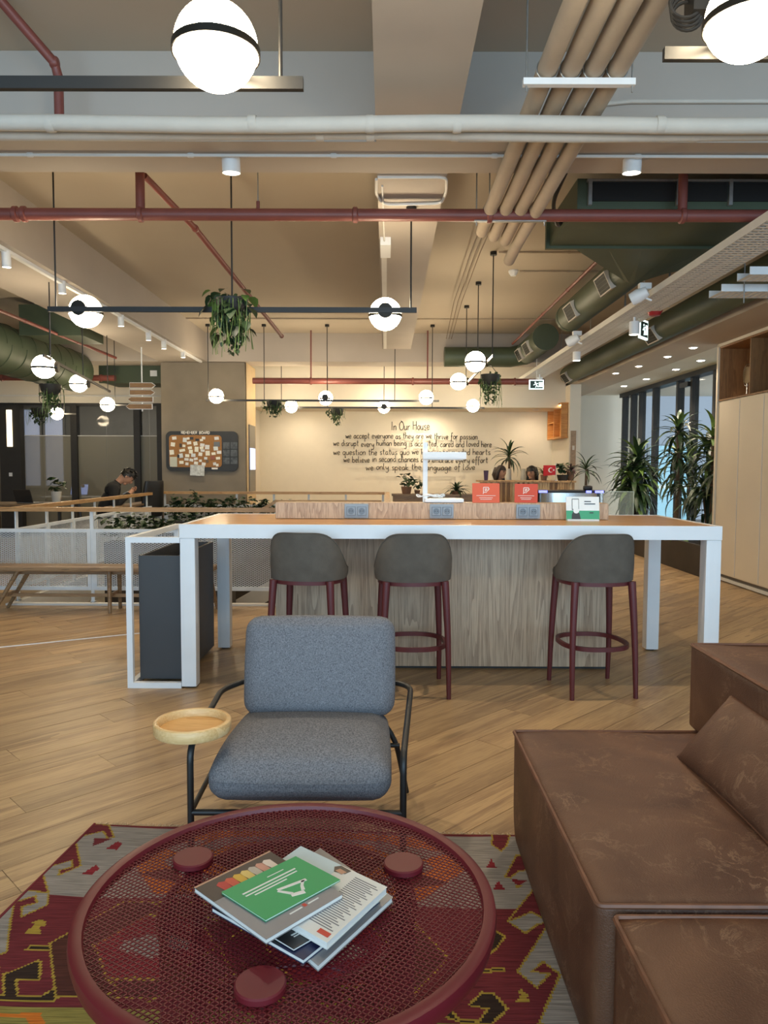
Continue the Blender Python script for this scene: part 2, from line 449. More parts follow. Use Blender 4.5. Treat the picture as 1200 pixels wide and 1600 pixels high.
# ---------------------------------------------------------------- glazed meeting rooms at the far left
M_clear = glass('clear_pane', '20262B', 0, .30)
M_frost = glass('frosted_pane', '8B8777', .35, .62)
gl = thing('window_1', None, None, (-6.3, 14.5, 0)); gl['kind'] = 'structure'; gl['label'] = 'dark framed glass wall of the meeting rooms'
edges = [at(px, 700, 14.5).x for px in (-60, 22, 118, 216, 252)]
for i in range(4):
    x0, x1 = edges[i], edges[i+1]
    obj('mullion', MB().box(x1-.06, x1+.06, 14.42, 14.58, 0, 2.6), M_dark, gl)
    mid = (x0+x1)/2
    for (a, b) in ((x0+.06, mid-.005), (mid+.005, x1-.06)):
        obj('frosted_pane', MB().box(a, b, 14.49, 14.505, .05, 1.97), M_frost, gl)
        obj('clear_pane', MB().box(a, b, 14.49, 14.505, 1.975, 2.56), M_clear, gl)
    obj('film_edge', MB().box(x0+.06, x1-.06, 14.47, 14.485, 1.965, 1.98), M_whitem, gl)
obj('top_frame', MB().box(-8, -3.8, 14.44, 14.56, 2.55, 2.6), M_dark, gl)
obj('bottom_frame', MB().box(-8, -3.8, 14.44, 14.56, 0, .06), M_dark, gl)
x = at(22, 700, 14.4).x
dc = thing('lit_column', 'dark column with a warm vertical strip light beside the glass wall', 'column', (x, 14.3, 0))
obj('casing', MB().box(x-.2, x+.2, 14.25, 14.41, 0, 2.55), M_dark, dc)
obj('strip_light', MB().box(x-.05, x+.05, 14.235, 14.25, 1.75, 2.45), emis('strip_glow', (1, .78, .45), 2.2), dc)
obj('switch_plate', MB().box(x-.03, x+.03, 14.235, 14.25, 1.18, 1.25), M_white, dc)
obj('wood_post', MB().box(x-.55, x-.3, 14.2, 14.41, 0, 2.5), mat('post_wood', 'A07C5C', .6), dc)
# windows glowing blue in the meeting room behind
wn = thing('window_2', None, None, (-6.3, 18.2, 0)); wn['kind'] = 'structure'; wn['label'] = 'tall blue evening windows at the back of the meeting room'
for px0, px1 in ((38, 62), (70, 98)):
    a, b = at(px0, 700, 18.1).x, at(px1, 700, 18.1).x
    obj('pane', MB().box(a, b, 18.15, 18.19, .9, 2.75), emis('dusk_sky', (.20, .30, .50), .55), wn)
    obj('window_frame', MB().box(a-.05, a, 18.12, 18.19, .85, 2.8).box(b, b+.05, 18.12, 18.19, .85, 2.8).box(a, b, 18.12, 18.19, 2.75, 2.8).box(a, b, 18.12, 18.19, .85, .9), M_galv, wn)

# ---------------------------------------------------------------- glazed entrance at the right
ge = thing('window_3', None, None, (5.1, 13.4, 0)); ge['kind'] = 'structure'; ge['label'] = 'dark framed entrance glazing behind the tall plants'
M_pane = glass('entrance_pane', '1C2A33', 0, .25)
ys = [15.9, 15.35, 14.85, 14.1, 12.95, 12.35, 11.5, 10.5, 9.6]
for i, y in enumerate(ys):
    obj('mullion', MB().box(5.04, 5.16, y-.04, y+.04, 0, 2.9), M_dark, ge)
    if i: obj('pane', MB().box(5.095, 5.105, y+.045, ys[i-1]-.045, .03, 2.88), M_pane, ge)
obj('head_frame', MB().box(5.0, 5.22, 9.5, 16.0, 2.88, 2.96), M_dark, ge)
obj('door_closer', MB().box(5.0, 5.06, 12.4, 12.75, 2.74, 2.82), M_black, ge)
# what stands in the lit lobby beyond the glazing
lob = thing('lobby_panel', 'pale blue lit panel seen through the entrance glazing', 'panel', (8.3, 22.0, 0))
a, b = at(1022, 700, 19.0).x, at(1050, 700, 19.0).x
lob.location = ((a+b)/2, 19., 0); ORIG[lob.name] = Vector(lob.location)
obj('board', MB().box(a-.1, b+.5, 19.0, 19.08, 0, 1.95), emis('blue_panel', (.22, .62, .85), .9), lob)
obj('band', MB().box(a-.1, b+.5, 18.985, 19.0, .86, .95), emis('blue_panel_band', (.7, .9, 1.), .9), lob)
obj('post', MB().box(a-.16, a-.1, 18.98, 19.1, 0, 2.0), M_galv, lob)
# ================================================================ high table with stools
BX0, BX1, BY0, BY1 = -1.27, 2.065, 4.53, 5.62
bar = thing('high_table', 'long white framed high table with oak top and timber panel core', 'table', (.4, 5.07, 0))
lw = .095
for (x, y) in ((BX0, BY0), (BX1-lw, BY0), (BX0, BY1-lw), (BX1-lw, BY1-lw)):
    leg = obj('leg', MB().rbox((x+lw/2, y+lw/2, .475), (lw, lw, .93), .006, 3), M_white, bar)
    obj('foot', MB().cyl((x+lw/2, y+lw/2, 0), (x+lw/2, y+lw/2, .012), .03, 12), M_black, leg)
mb = MB(); h0, h1 = .94, 1.025
mb.box(BX0, BX1, BY0, BY0+.03, h0, h1).box(BX0, BX1, BY1-.03, BY1, h0, h1).box(BX0, BX0+.03, BY0+.03, BY1-.03, h0, h1).box(BX1-.03, BX1, BY0+.03, BY1-.03, h0, h1)
obj('apron', mb, M_white, bar)
obj('table_top', MB().box(BX0+.03, BX1-.03, BY0+.03, BY1-.03, h0+.03, h1-.002), M_top, bar)
core = obj('core_panel', MB().box(-.75, 1.53, 5.0, 5.5, .02, .94), M_panel, bar)
obj('plinth', MB().box(-.74, 1.52, 5.03, 5.48, 0, .02), M_dark, core)
led = obj('ledge', MB().rbox((.385, 5.16, 1.081), (2.29, .17, .112), .004, 2), M_ledge, bar)
M_sock = mat('blue_grey_socket', '8E9BA6', .45)
M_sockd = mat('socket_rim', '6E7B86', .4)
for px in (557, 690, 825):
    c = at(px, 801, 5.07)
    so = obj('socket', MB().rbox((c.x, 5.07, 1.08), (.165, .014, .098), .004, 2), M_sock, bar)
    for dx in (-.037, .037):
        fr = MB()
        fr.box(c.x+dx-.03, c.x+dx+.03, 5.059, 5.064, 1.05, 1.11)
        obj('insert', fr, M_sock, so)
        rim = MB().tube([(c.x+dx+.029*sx, 5.0585, 1.08+.029*sz) for sx, sz in ((-1, -1), (1, -1), (1, 1), (-1, 1))], .0016, 4, closed=True)
        obj('insert_edge', rim, M_sockd, so)
        R = Matrix.Rotation(PI/2, 3, 'X')
        obj('outlet', MB().lathe([(.021, 0), (.021, .004), (.018, .004), (.0175, .001), (0.0001, .001)], (c.x+dx, 5.059, 1.08), 16, M=R), M_sockd, so)
        for k in (-1, 1):
            obj('pin_hole', MB().cyl((c.x+dx+k*.008, 5.0565, 1.08), (c.x+dx+k*.008, 5.059, 1.08), .0032, 8), M_dark, so)
# end frame with bins
ef = obj('end_frame', MB().box(-1.605, -1.27, BY0, BY0+.035, 0.0, .035).box(-1.605, -1.57, BY0, BY0+.035, .035, .945).box(-1.57, -1.27, BY0, BY0+.035, .91, .945)
         .box(-1.605, -1.57, BY0+.035, BY1, .91, .945).box(-1.605, -1.57, BY1-.035, BY1, 0, .91).box(-1.605, -1.57, BY0+.035, BY1-.035, 0, .035).box(-1.57, -1.27, BY1-.035, BY1, .91, .945), M_white, bar)
M_bin = mat('charcoal_bin', '3B3C3E', .5, var=.04)
def bin_(x0, x1, y0, y1, z0, z1, label):
    t = .02
    b = thing('waste_bin', label, 'bin', ((x0+x1)/2, (y0+y1)/2, z0), group='bins in the table end frame')
    obj('front_panel', MB().box(x0, x1, y0, y0+t, z0, z1), M_bin, b); obj('rear_panel', MB().box(x0, x1, y1-t, y1, z0, z1), M_bin, b)
    obj('side_panel', MB().box(x0, x0+t, y0+t, y1-t, z0, z1), M_bin, b); obj('side_panel', MB().box(x1-t, x1, y0+t, y1-t, z0, z1), M_bin, b)
    obj('base', MB().box(x0+t, x1-t, y0+t, y1-t, z0, z0+t), M_bin, b)
bin_(-1.555, -1.29, 4.62, 5.50, .035, .82, 'tall open charcoal bin in the white frame at the end of the high table')

# ---------------------------------------------------------------- stools
M_felt = mat('taupe_felt', '5E574E', .9, var=.12, scale=14, bump=.4, bscale=220)
M_burg = mat('burgundy_plastic', '5C2426', .45, var=.06)
def make_stool():
    st = thing('bar_stool', 'x', 'stool', (0, 0, 0), 0, 'burgundy legged bar stools at the high table')
    # local frame: the sitter looks along +y, the backrest is at -y
    for sx in (-1, 1):
        for sy in (-1, 1):
            b = MB(); pts = []; rs = []
            for k in range(9):
                t = k/8; z = .70*(1-t)
                r = .175 + .022*t
                pts.append((sx*(r+.006*math.sin(t*PI)), sy*(r-.005+.02*t), z)); rs.append(.024 - .010*t)
            b.tube(pts, rs, 10); obj('leg', b, M_burg, st, True, local=True)
    def ring(rx, ry, z, w, h, n=40):
        b = MB(); vs = []; 
        for j in range(n):
            a = 2*PI*j/n; e = .8
            x = rx*math.copysign(abs(math.cos(a))**e, math.cos(a)); y = ry*math.copysign(abs(math.sin(a))**e, math.sin(a))
            nx, ny = math.cos(a), math.sin(a)
            for (dr, dz) in ((-w, -h), (w, -h), (w, h), (-w, h)): vs.append((x+nx*dr, y+ny*dr, z+dz))
        fs = []
        for j in range(n):
            a, c = j*4, ((j+1) % n)*4
            for k in range(4): fs.append((a+k, a+(k+1) % 4, c+(k+1) % 4, c+k))
        return b.add(vs, fs)
    obj('foot_ring', ring(.20, .215, .30, .009, .013), M_burg, st, True, local=True)
    obj('seat_frame', ring(.195, .19, .693, .022, .017), M_burg, st, True, local=True)
    obj('seat', MB().rbox((0, .01, .742), (.345, .36, .075), .036, 10, (0, 0, .01)), M_felt, st, True, local=True)
    # wrap-around backrest shell
    b = MB(); na, nz = 36, 10; vs = []
    A = math.radians(112)
    for side in (0, 1):
        for i in range(na+1):
            f = -1 + 2*i/na; a = f*A
            xs_n = abs(math.sin(a)) if abs(a) < PI/2 else 1.
            top = .772 + .218*(max(0, 1-xs_n**5))**.5
            if abs(a) >= PI/2: top -= .03*(abs(a)-PI/2)/(A-PI/2)
            for k in range(nz+1):
                t = k/nz; z = .70 + (top-.70)*t
                flare = 1.0 + .03*math.sin(t*PI*.7) - .09*((z-.70)/.29)**2
                rx, ry = .232*flare, .215*(1.0+.10*t)
                rr_ = 0 if side == 0 else (.034 if k < nz else .022)
                e = .86
                sx = math.copysign(abs(math.sin(a))**e, math.sin(a)); cy = math.copysign(abs(math.cos(a))**e, math.cos(a))
                zz = z - (.008 if (k == nz and side == 1) else 0)
                vs.append(((rx-rr_)*sx, -(ry-rr_)*cy, zz))
    st_ = (na+1)*(nz+1); fs = []
    idx = lambda s, i, k: s*st_ + i*(nz+1) + k
    for i in range(na):
        for k in range(nz):
            fs.append((idx(0, i, k), idx(0, i+1, k), idx(0, i+1, k+1), idx(0, i, k+1)))
            fs.append((idx(1, i, k), idx(1, i, k+1), idx(1, i+1, k+1), idx(1, i+1, k)))
        fs.append((idx(0, i, nz), idx(0, i+1, nz), idx(1, i+1, nz), idx(1, i, nz)))
        fs.append((idx(0, i, 0), idx(1, i, 0), idx(1, i+1, 0), idx(0, i+1, 0)))
    for i in (0, na):
        for k in range(nz):
            q = (idx(0, i, k), idx(0, i, k+1), idx(1, i, k+1), idx(1, i, k)); fs.append(q if i == 0 else q[::-1])
    b.add(vs, fs)
    bk = obj('backrest', b, M_felt, st, 60, local=True)
    pip = MB().tube([vs[idx(0, i, nz)] for i in range(2, na-1)], .004, 6)
    obj('piping', pip, M_felt, bk, True, local=True)
    return st
stool = make_stool()
stool.location = (-.475, 4.57, 0); stool.rotation_euler = (0, 0, math.radians(-10))
stool['label'] = 'leftmost taupe bar stool, directly behind the grey armchair'
copy_tree(stool, (.168, 4.54, 0), math.radians(4), 'middle taupe bar stool with burgundy legs, second from the left')
copy_tree(stool, (1.285, 4.56, 0), math.radians(6), 'rightmost taupe bar stool, turned slightly, nearest the leather sofa')

# ---------------------------------------------------------------- things on the high table
M_lampw = mat('lamp_white', 'E4EBEF', .4, var=.02)
p = at(664, 786, 5.15)
dl = thing('desk_lamp', 'flat white T shaped desk lamp on the timber ledge', 'lamp', (p.x, 5.15, 1.137))
zt = at(664, 691, 5.15).z
bp_ = obj('base', MB().rbox((p.x+.13, 5.15, 1.152), (.27, .15, .03), .008, 4), M_lampw, dl, True)
obj('post', MB().rbox((p.x, 5.15, (1.137+zt)/2), (.034, .03, zt-1.137), .004, 3), M_lampw, dl)
hz = at(690, 712, 5.15).z
hd = obj('head', MB().rbox((p.x+.13, 5.15, hz), (.30, .12, .052), .006, 3), M_lampw, dl)
obj('diffuser', MB().box(p.x+.0, p.x+.26, 5.10, 5.20, hz-.03, hz-.0262), mat('lamp_diffuser', 'F2F2EE', .6), hd)
pts = []
for k in range(60):
    t = k/59; a = t*4.2*PI
    pts.append((p.x+.02+.10*math.cos(a)*(1-.35*t)+.05*t, 5.13+.035*math.sin(a), 1.174+.016*math.sin(a*1.7)**2+.006*t))
tag(obj('lamp_cable', MB().tube(pts, .0045, 6), M_lampw, None, True), 'coiled white cable lying on the base of the desk lamp', 'cable')
M_or = mat('orange_card', 'D8603F', .6, var=.03); M_or2 = mat('red_orange_card', 'C84A32', .6, var=.03); M_ink = mat('white_print', 'F0EDE6', .7)
def sign_card(px0, px1, py0, py1, y, m, label, lean=.12, rz=0., zbase=1.137):
    a, b = at(px0, py1, y), at(px1, py0, y)
    w = b.x-a.x; h = b.z-zbase
    t = thing('sign_card', label, 'sign', ((a.x+b.x)/2, y, zbase), rz, 'orange table signs')
    R = Matrix.Rotation(-lean, 3, 'X')
    def P(b_, name, mm): obj(name, b_, mm, t, local=True)
    P(MB().obox(R @ Vector((0, 0, h/2)), w, .006, h, R), 'card', m)
    P(MB().obox(Vector((0, .05, .02)), w*.5, .004, .11, Matrix.Rotation(.75, 3, 'X')), 'stand', m)
    f = lambda x, z: R @ Vector((x, -.0045, z))
    ic = MB(); s_ = h*.13; zc = h*.66
    for (x0, z0, x1, z1) in ((-1, -1, -1, 1), (-1, 1, 1, 1), (1, 1, 1, -.2), (-1, -1, .3, -1), (-.5, .4, .5, .4), (-.5, 0, .4, 0), (-.5, -.4, .2, -.4), (-1, -1, -1.1, -1.6), (.3, -.7, 1.4, .5)):
        ic.bar(f(x0*s_, zc+z0*s_), f(x1*s_, zc+z1*s_), .004, .001, R @ Vector((0, -1, 0)))
    P(ic, 'speech_bubble_icon', M_ink)
    for z_, wf in ((.36, .7), (.25, .5), (.17, .42)):
        P(MB().bar(f(-w*wf/2, h*z_), f(w*wf/2, h*z_), .0028, .001, R @ Vector((0, -1, 0))), 'print_line', M_ink)
    return t
sign_card(738, 781, 755, 787, 5.12, M_or, 'orange sign card with white speech bubble, left of the two on the ledge')
sign_card(804, 840, 756, 787, 5.16, M_or2, 'red orange sign card turned aside, right of the two on the ledge', rz=-.22)
# white and green flyer standing on the table top
a, b = at(885, 812, 4.98), at(937, 776, 4.98)
fl = thing('flyer_stand', 'white and green flyer with a hand holding a phone, on the table top', 'flyer', ((a.x+b.x)/2, 4.98, 1.0235), -.05)
w = b.x-a.x; h = b.z-1.0235; R = Matrix.Rotation(-.16, 3, 'X')
f = lambda x, z, d=.005: R @ Vector((x, -d, z))
def FP(b_, name, m): obj(name, b_, m, fl, local=True)
FP(MB().obox(R @ Vector((0, 0, h/2)), w, .006, h, R), 'sheet', mat('flyer_white', 'E8EDEB', .4))
FP(MB().obox(f(0, h*.22, .004), w, .0025, h*.40, R), 'green_band', mat('flyer_green', '3FA277', .5))
FP(MB().obox(Vector((0, .012, .006)), w*.95, .06, .012, Matrix.Identity(3)), 'foot', mat('acrylic', 'DDE6E6', .1))
M_gd = mat('flyer_dark', '3B3F41', .6)
FP(MB().obox(f(-w*.22, h*.68, .0055), .046, .001, .075, R), 'phone', M_gd); FP(MB().obox(f(-w*.22, h*.68, .006), .040, .001, .066, R), 'phone_screen', mat('flyer_white', 'E8EDEB'))
sl = MB(); sl.prism([(-w*.34, h*.04), (-w*.06, h*.04), (-w*.10, h*.30), (-w*.18, h*.42), (-w*.28, h*.42), (-w*.33, h*.26)], -.0065, -.0055, M=R @ Matrix.Rotation(PI/2, 3, 'X') @ Matrix.Scale(-1, 3, (0, 0, 1)))
FP(sl, 'sleeve', M_gd)
hnd = MB(); hnd.lathe([(.0001, -.0006), (.02, -.0006), (.02, .0006), (.0001, .0006)], f(-w*.2, h*.42, .0072), 14, M=R @ Matrix.Rotation(PI/2, 3, 'X')); FP(hnd, 'printed_hand', mat('flyer_white', 'E8EDEB'))
for z_, x0, x1 in ((.80, .05, .25), (.70, .05, .38)): FP(MB().bar(f(w*x0, h*z_), f(w*x1, h*z_), .006, .001, R @ Vector((0, -1, 0))), 'print_line', M_gd)
FP(MB().bar(f(w*.2, h*.33, .006), f(w*.32, h*.33, .006), .007, .001, R @ Vector((0, -1, 0))), 'badge', M_gd)
# ================================================================ kilim rug
C0, CR = atz(148, 1287, .01), atz(790, 1304, .01)
UX = Vector((CR.x-C0.x, CR.y-C0.y)).normalized(); VXv = Vector((UX.y, -UX.x))
def ruv(px, py):
    p = atz(px, py, .01); d = Vector((p.x-C0.x, p.y-C0.y)); return (d.dot(UX), d.dot(VXv))
zL = lambda pts: [ruv(x/3.75, 1280+y/3.75) for x, y in pts]
zR = lambda pts: [ruv(600+x/3.3333, 1250+y/3.3333) for x, y in pts]
RU, RV, RS = 1.66, 1.80, .006
nu, nv = int(RU/RS), int(RV/RS)
COL = dict(m='672A2E', g='8C857E', o='BE6A28', y='9A8136', d='33261F', r='7C282E', l='86793F', b='4D2C25', t='7A2A2E')
ras = [['m']*nu for _ in range(nv)]
def fillp(poly, c):
    us = [p[0] for p in poly]; vs = [p[1] for p in poly]
    for j in range(max(0, int(min(vs)/RS)), min(nv, int(max(vs)/RS)+1)):
        y = (j+.5)*RS; xs = []
        for k in range(len(poly)):
            (x0, y0), (x1, y1) = poly[k-1], poly[k]
            if (y0 <= y) != (y1 <= y): xs.append(x0 + (y-y0)*(x1-x0)/(y1-y0))
        xs.sort()
        for a, b in zip(xs[::2], xs[1::2]):
            for i in range(max(0, round(a/RS)), min(nu, round(b/RS))): ras[j][i] = c
def outline(poly, c, w=.0065, closed=True):
    for k in range(0 if closed else 1, len(poly)):
        a, b = Vector(poly[k-1]), Vector(poly[k]); d = b-a
        if d.length < 1e-5: continue
        n = Vector((-d.y, d.x)).normalized()*w/2; d = d.normalized()*w/2
        fillp([a-n-d, b-n+d, b+n+d, a+n-d], c)
def shape(poly, c, oc=None): 
    fillp(poly, c)
    if oc: outline(poly, oc)
def mir(poly, u0=RU/2): return [(2*u0-u, v) for u, v in poly]
R_ = lambda u0, u1, v0, v1: [(u0, v0), (u1, v0), (u1, v1), (u0, v1)]
B1, B2, B3 = .47, .95, 1.45
fillp(R_(0, RU, .018, B1), 'g'); fillp(R_(0, RU, B1, B2), 'm'); fillp(R_(0, RU, B2, B3), 'l'); fillp(R_(0, RU, B3, RV), 'm')
def hexa(cx, cy, a, b, k=.45): return [(cx-a, cy), (cx-a*k, cy-b), (cx+a*k, cy-b), (cx+a, cy), (cx+a*k, cy+b), (cx-a*k, cy+b)]
# far band: orange medallion
cu = RU/2
fillp(hexa(cu, .235, .58, .21, .72), 'o'); fillp(hexa(cu, .235, .47, .16, .66), 'g'); fillp(hexa(cu, .235, .40, .125, .6), 'o')
fillp(hexa(cu, .235, .30, .11, .55), 'b'); shape(hexa(cu, .235, .2, .075, .5), 'r', 'y'); fillp(hexa(cu, .235, .08, .03, .5), 'g')
for s in (-1, 1):
    fillp([(cu+s*.36, .09), (cu+s*.52, .14), (cu+s*.40, .2)], 'g'); fillp([(cu+s*.36, .38), (cu+s*.52, .33), (cu+s*.40, .27)], 'b')
tri = zL([(540, 25), (640, 35), (655, 60), (680, 105), (640, 110), (610, 70), (515, 110), (500, 270), (375, 330), (380, 300), (450, 280), (445, 240), (330, 300), (325, 430), (60, 440), (165, 415), (330, 160)])
tri = [(-.02 if u < .03 else u, v) for u, v in tri]
shape(tri, 'm', 'y'); shape(zL([(560, 112), (670, 115), (560, 155)]), 'm')
for p in ([(640, 170), (700, 130), (735, 140), (700, 178)], [(510, 315), (590, 262), (608, 285), (570, 320)]): fillp(zL(p), 'r')
# right edge of the far band
shape(zR([(565, 175), (630, 170), (655, 190), (640, 240), (610, 265), (560, 230)]), 'm', 'y')
shape(zR([(690, 290), (900, 300), (900, 400), (790, 395), (750, 365), (700, 372), (660, 405), (630, 402)]), 'm', 'y')
fillp(zR([(660, 410), (745, 420), (700, 450)]), 'r'); fillp(zR([(680, 445), (720, 445), (700, 465)]), 'y')
shape(zR([(800, 440), (950, 440), (950, 640), (650, 625), (720, 540)]), 'm', 'y')
for p in ([(535, 352), (560, 305), (587, 352)], [(570, 467), (595, 420), (632, 467)]): fillp(zR(p), 'r')
shape(zR([(650, 628), (720, 605), (770, 585), (860, 635), (800, 650), (740, 690)]), 'g', 'y')
# second band: grey hooks at the borders, dark medallion
shape([(-.02, B1)] + zL([(165, 420), (325, 430), (325, 500), (180, 570), (180, 510), (265, 490), (250, 450), (130, 490), (100, 770), (0, 810)]) + [(-.02, .8)], 'g', 'y')
shape(zL([(0, 705), (35, 710), (20, 750), (-60, 750), (-60, 705)]), 'r', 'y')
shape(zL([(200, 665), (265, 605), (245, 600), (290, 585), (325, 590), (325, 620), (290, 625), (300, 668)]), 'y')
shape(zL([(215, 755), (240, 735), (400, 735), (400, 757)]), 'd', 'y')
shape(zL([(-80, 1020), (90, 1020), (85, 900), (280, 820), (300, 830), (295, 930), (160, 930), (170, 1025), (300, 1030), (440, 950), (470, 980), (375, 1060), (-80, 1045)]), 'd', 'y')
shape(zL([(0, 890), (60, 845), (60, 900), (-10, 960)]), 'y')
shape([(RU+.02, B1)] + zR([(885, 640), (860, 645), (700, 890), (800, 975), (865, 905), (775, 890), (830, 840), (920, 910), (810, 1167)]) + [(RU+.02, .97)], 'g', 'y')
shape(zR([(685, 1052), (720, 1010), (700, 1000), (715, 980), (765, 1018), (745, 1025), (770, 1052)]), 'y')
shape(zR([(565, 665), (635, 705), (590, 770), (540, 808), (520, 740)]), 'd', 'y')
shape(zR([(500, 875), (630, 870), (630, 885), (500, 890)]), 'd', 'y')
shape(zR([(450, 1055), (520, 990), (580, 1000), (650, 1080), (560, 1160), (420, 1150), (280, 1100), (340, 1060), (400, 1130), (500, 1140), (550, 1075)]), 'd', 'y')
for k, (cx, w_) in enumerate(((cu-.32, .24), (cu+.18, .26))):
    fillp(hexa(cx, .70, w_+.06, .21, .6), 'b'); outline(hexa(cx, .70, w_+.06, .21, .6), 'y', .006)
    shape(hexa(cx, .70, w_*.72, .14, .45), 'r', 'y')
    for s in range(-3, 4): fillp(R_(cx+s*.028-.014, cx+s*.028+.014, .70-.055+abs(s)*.012, .70+.055-abs(s)*.012), 'g')
for k in range(6):
    u = .42 + k*.15
    outline([(u, .49), (u+.06, .53), (u+.02, .56), (u+.08, .58)], 'y', .007, False); outline([(u, .92), (u+.06, .88), (u+.02, .85), (u+.08, .83)], 'y', .007, False)
# third band: olive ground with orange hooks
shape(zL([(-150, 1130), (300, 1125), (330, 1200), (330, 1300), (250, 1300), (230, 1160), (100, 1150), (-150, 1170)]), 'o')
for k in range(4):
    u = .38 + .36*k
    shape([(u, 1.30), (u+.05, 1.05), (u+.16, .99), (u+.28, 1.06), (u+.30, 1.30), (u+.23, 1.30), (u+.22, 1.12), (u+.15, 1.07), (u+.09, 1.12), (u+.08, 1.30)], 'o', 'y')
    shape(hexa(u+.155, 1.22, .05, .06), 'm', 'y')
for k in range(3): 
    shape(hexa(.3+k*.5, 1.75, .22, .2), 'd', 'y'); shape(hexa(.3+k*.5, 1.75, .14, .12), 'o')
verts = []; faces = []; rs_ = random.Random(5)
def rpos(i, j):
    u, v = i*RS, j*RS
    edge = .006*math.sin(v*7.1)+.004*math.sin(v*17) if i in (0, nu) else 0
    lift = .0025 + .0012*math.sin(u*9+v*5) + .001*math.sin(u*21-v*14)
    if i in (0, nu) or j == 0: lift = .0015
    p = Vector((C0.x, C0.y)) + UX*(u+edge - .03*max(0, min(1, v/.6))*(1 - u/RU)) + VXv*(v + .008*math.sin(u*6))
    return (p.x, p.y, .008+lift)
for j in range(nv+1):
    for i in range(nu+1): verts.append(rpos(i, j))
for j in range(nv):
    for i in range(nu):
        a = j*(nu+1)+i; faces.append((a, a+nu+1, a+nu+2, a+1))
mb = MB(); mb.add(verts, faces)
rug = thing('kilim_rug', 'flat woven kilim rug in maroon, grey and orange under the coffee table', 'rug', ((C0.x+CR.x)/2, C0.y-RV/2, 0))
m, nt, b = _nt('kilim_weave'); N = nt.nodes.new; L = nt.links.new
at_ = N('ShaderNodeAttribute'); at_.attribute_name = 'dye'; tc = N('ShaderNodeTexCoord'); mp = N('ShaderNodeMapping'); mp.inputs['Scale'].default_value = (6, 130, 1)
ns = N('ShaderNodeTexNoise'); ns.inputs['Scale'].default_value = 1.6; ns.inputs['Detail'].default_value = 4
L(tc.outputs['Object'], mp.inputs[0]); L(mp.outputs[0], ns.inputs['Vector'])
hs = N('ShaderNodeHueSaturation'); mr = N('ShaderNodeMapRange'); mr.inputs[1].default_value = .3; mr.inputs[2].default_value = .7; mr.inputs[3].default_value = .62; mr.inputs[4].default_value = 1.3
L(ns.outputs[0], mr.inputs[0]); L(mr.outputs[0], hs.inputs['Value']); L(at_.outputs['Color'], hs.inputs['Color']); L(hs.outputs[0], b.inputs['Base Color'])
b.inputs['Roughness'].default_value = .95; b.inputs['Specular IOR Level'].default_value = .15
bp2 = N('ShaderNodeBump'); bp2.inputs['Strength'].default_value = .5; bp2.inputs['Distance'].default_value = .003; L(ns.outputs[0], bp2.inputs['Height']); L(bp2.outputs[0], b.inputs['Normal'])
rf = obj('woven_field', mb, m, rug)
ca_ = rf.data.color_attributes.new('dye', 'FLOAT_COLOR', 'CORNER')
lut = {k: lin(v)+(1,) for k, v in COL.items()}; flat = []
for j in range(nv):
    for i in range(nu): flat += list(lut[ras[j][i]])*4
ca_.data.foreach_set('color', flat)
mb = MB()
for i in range(0, 260):
    u = RU*i/260 + rs_.uniform(-.002, .002); p = Vector((C0.x, C0.y)) + UX*u; q = p - VXv*rs_.uniform(.012, .03) + UX*rs_.uniform(-.012, .012)
    mb.bar((p.x, p.y, .009), (q.x, q.y, .003), .0022, .0015)
fr = obj('fringe', mb, mat('fringe_wool', 'CBB79A', .9), rug); fr['kind'] = 'stuff'
mb = MB(); 
for k in range(2):
    pts = [Vector((C0.x, C0.y)) + UX*(RU if k else 0) + VXv*v - (UX*.03*min(1, v/.6) if not k else UX*0) for v in [RV*i/30 for i in range(31)]]
    obj('selvedge', MB().tube([(p.x, p.y, .008) for p in pts], .006, 6), mat('selvedge_wool', '6E2027', .95), rug)
p0 = Vector((C0.x, C0.y))
u8 = MB().add([tuple(p0 + UX*u + VXv*v)+(.002,) for u, v in ((.01, .01), (RU-.01, .01), (RU-.01, RV), (-.0, RV))], [(0, 3, 2, 1)])

# ================================================================ coffee table
M_tbl = mat('oxblood_metal', '64161F', .42, var=.05, scale=10)
TC = Vector((-.217, 1.632)); TR, TH = .466, .40
ct = thing('coffee_table', 'round oxblood red mesh coffee table standing on the kilim rug', 'table', (TC.x, TC.y, .012))
n = 96
prof = [(TR-.030, TH-.004), (TR-.026, TH+.006), (TR-.008, TH+.008), (TR, TH+.004), (TR+.002, TH-.010), (TR-.004, TH-.034), (TR-.010, TH-.036), (TR-.010, TH-.012), (TR-.030, TH-.010), (TR-.030, TH-.004)]
b = MB(); vs = []
for (r, z) in prof:
    for j in range(n): vs.append((TC.x+r*math.cos(2*PI*j/n), TC.y+r*math.sin(2*PI*j/n), z))
b.add(vs, [(i*n+j, i*n+(j+1) % n, (i+1)*n+(j+1) % n, (i+1)*n+j) for i in range(len(prof)-1) for j in range(n)])
obj('rim', b, M_tbl, ct, 50)
rot = math.radians(12); cr_, sr_ = math.cos(rot), math.sin(rot)
def PT(u, v):
    x, y = u-.48, v-.48; return ((TC.x + x*cr_ - y*sr_, TC.y + x*sr_ + y*cr_, TH-.003), (0, 0, 1))
b = mesh_grid(MB(), PT, .96, .96, .0168, .0150, .0023, .0022, keep=lambda u, v: math.hypot(u-.48, v-.48) < TR-.022)
mt = obj('mesh_top', b, M_tbl, ct); mt['kind'] = 'stuff'
DR = .285
def PD(u, v):
    a = u/DR; return ((TC.x+DR*math.cos(a), TC.y+DR*math.sin(a), .04+v), (math.cos(a), math.sin(a), 0))
b = mesh_grid(MB(), PD, 2*PI*DR+.001, .345, 2*PI*DR/108, .0150, .0023, .0022)
md = obj('mesh_drum', b, M_tbl, ct); md['kind'] = 'stuff'
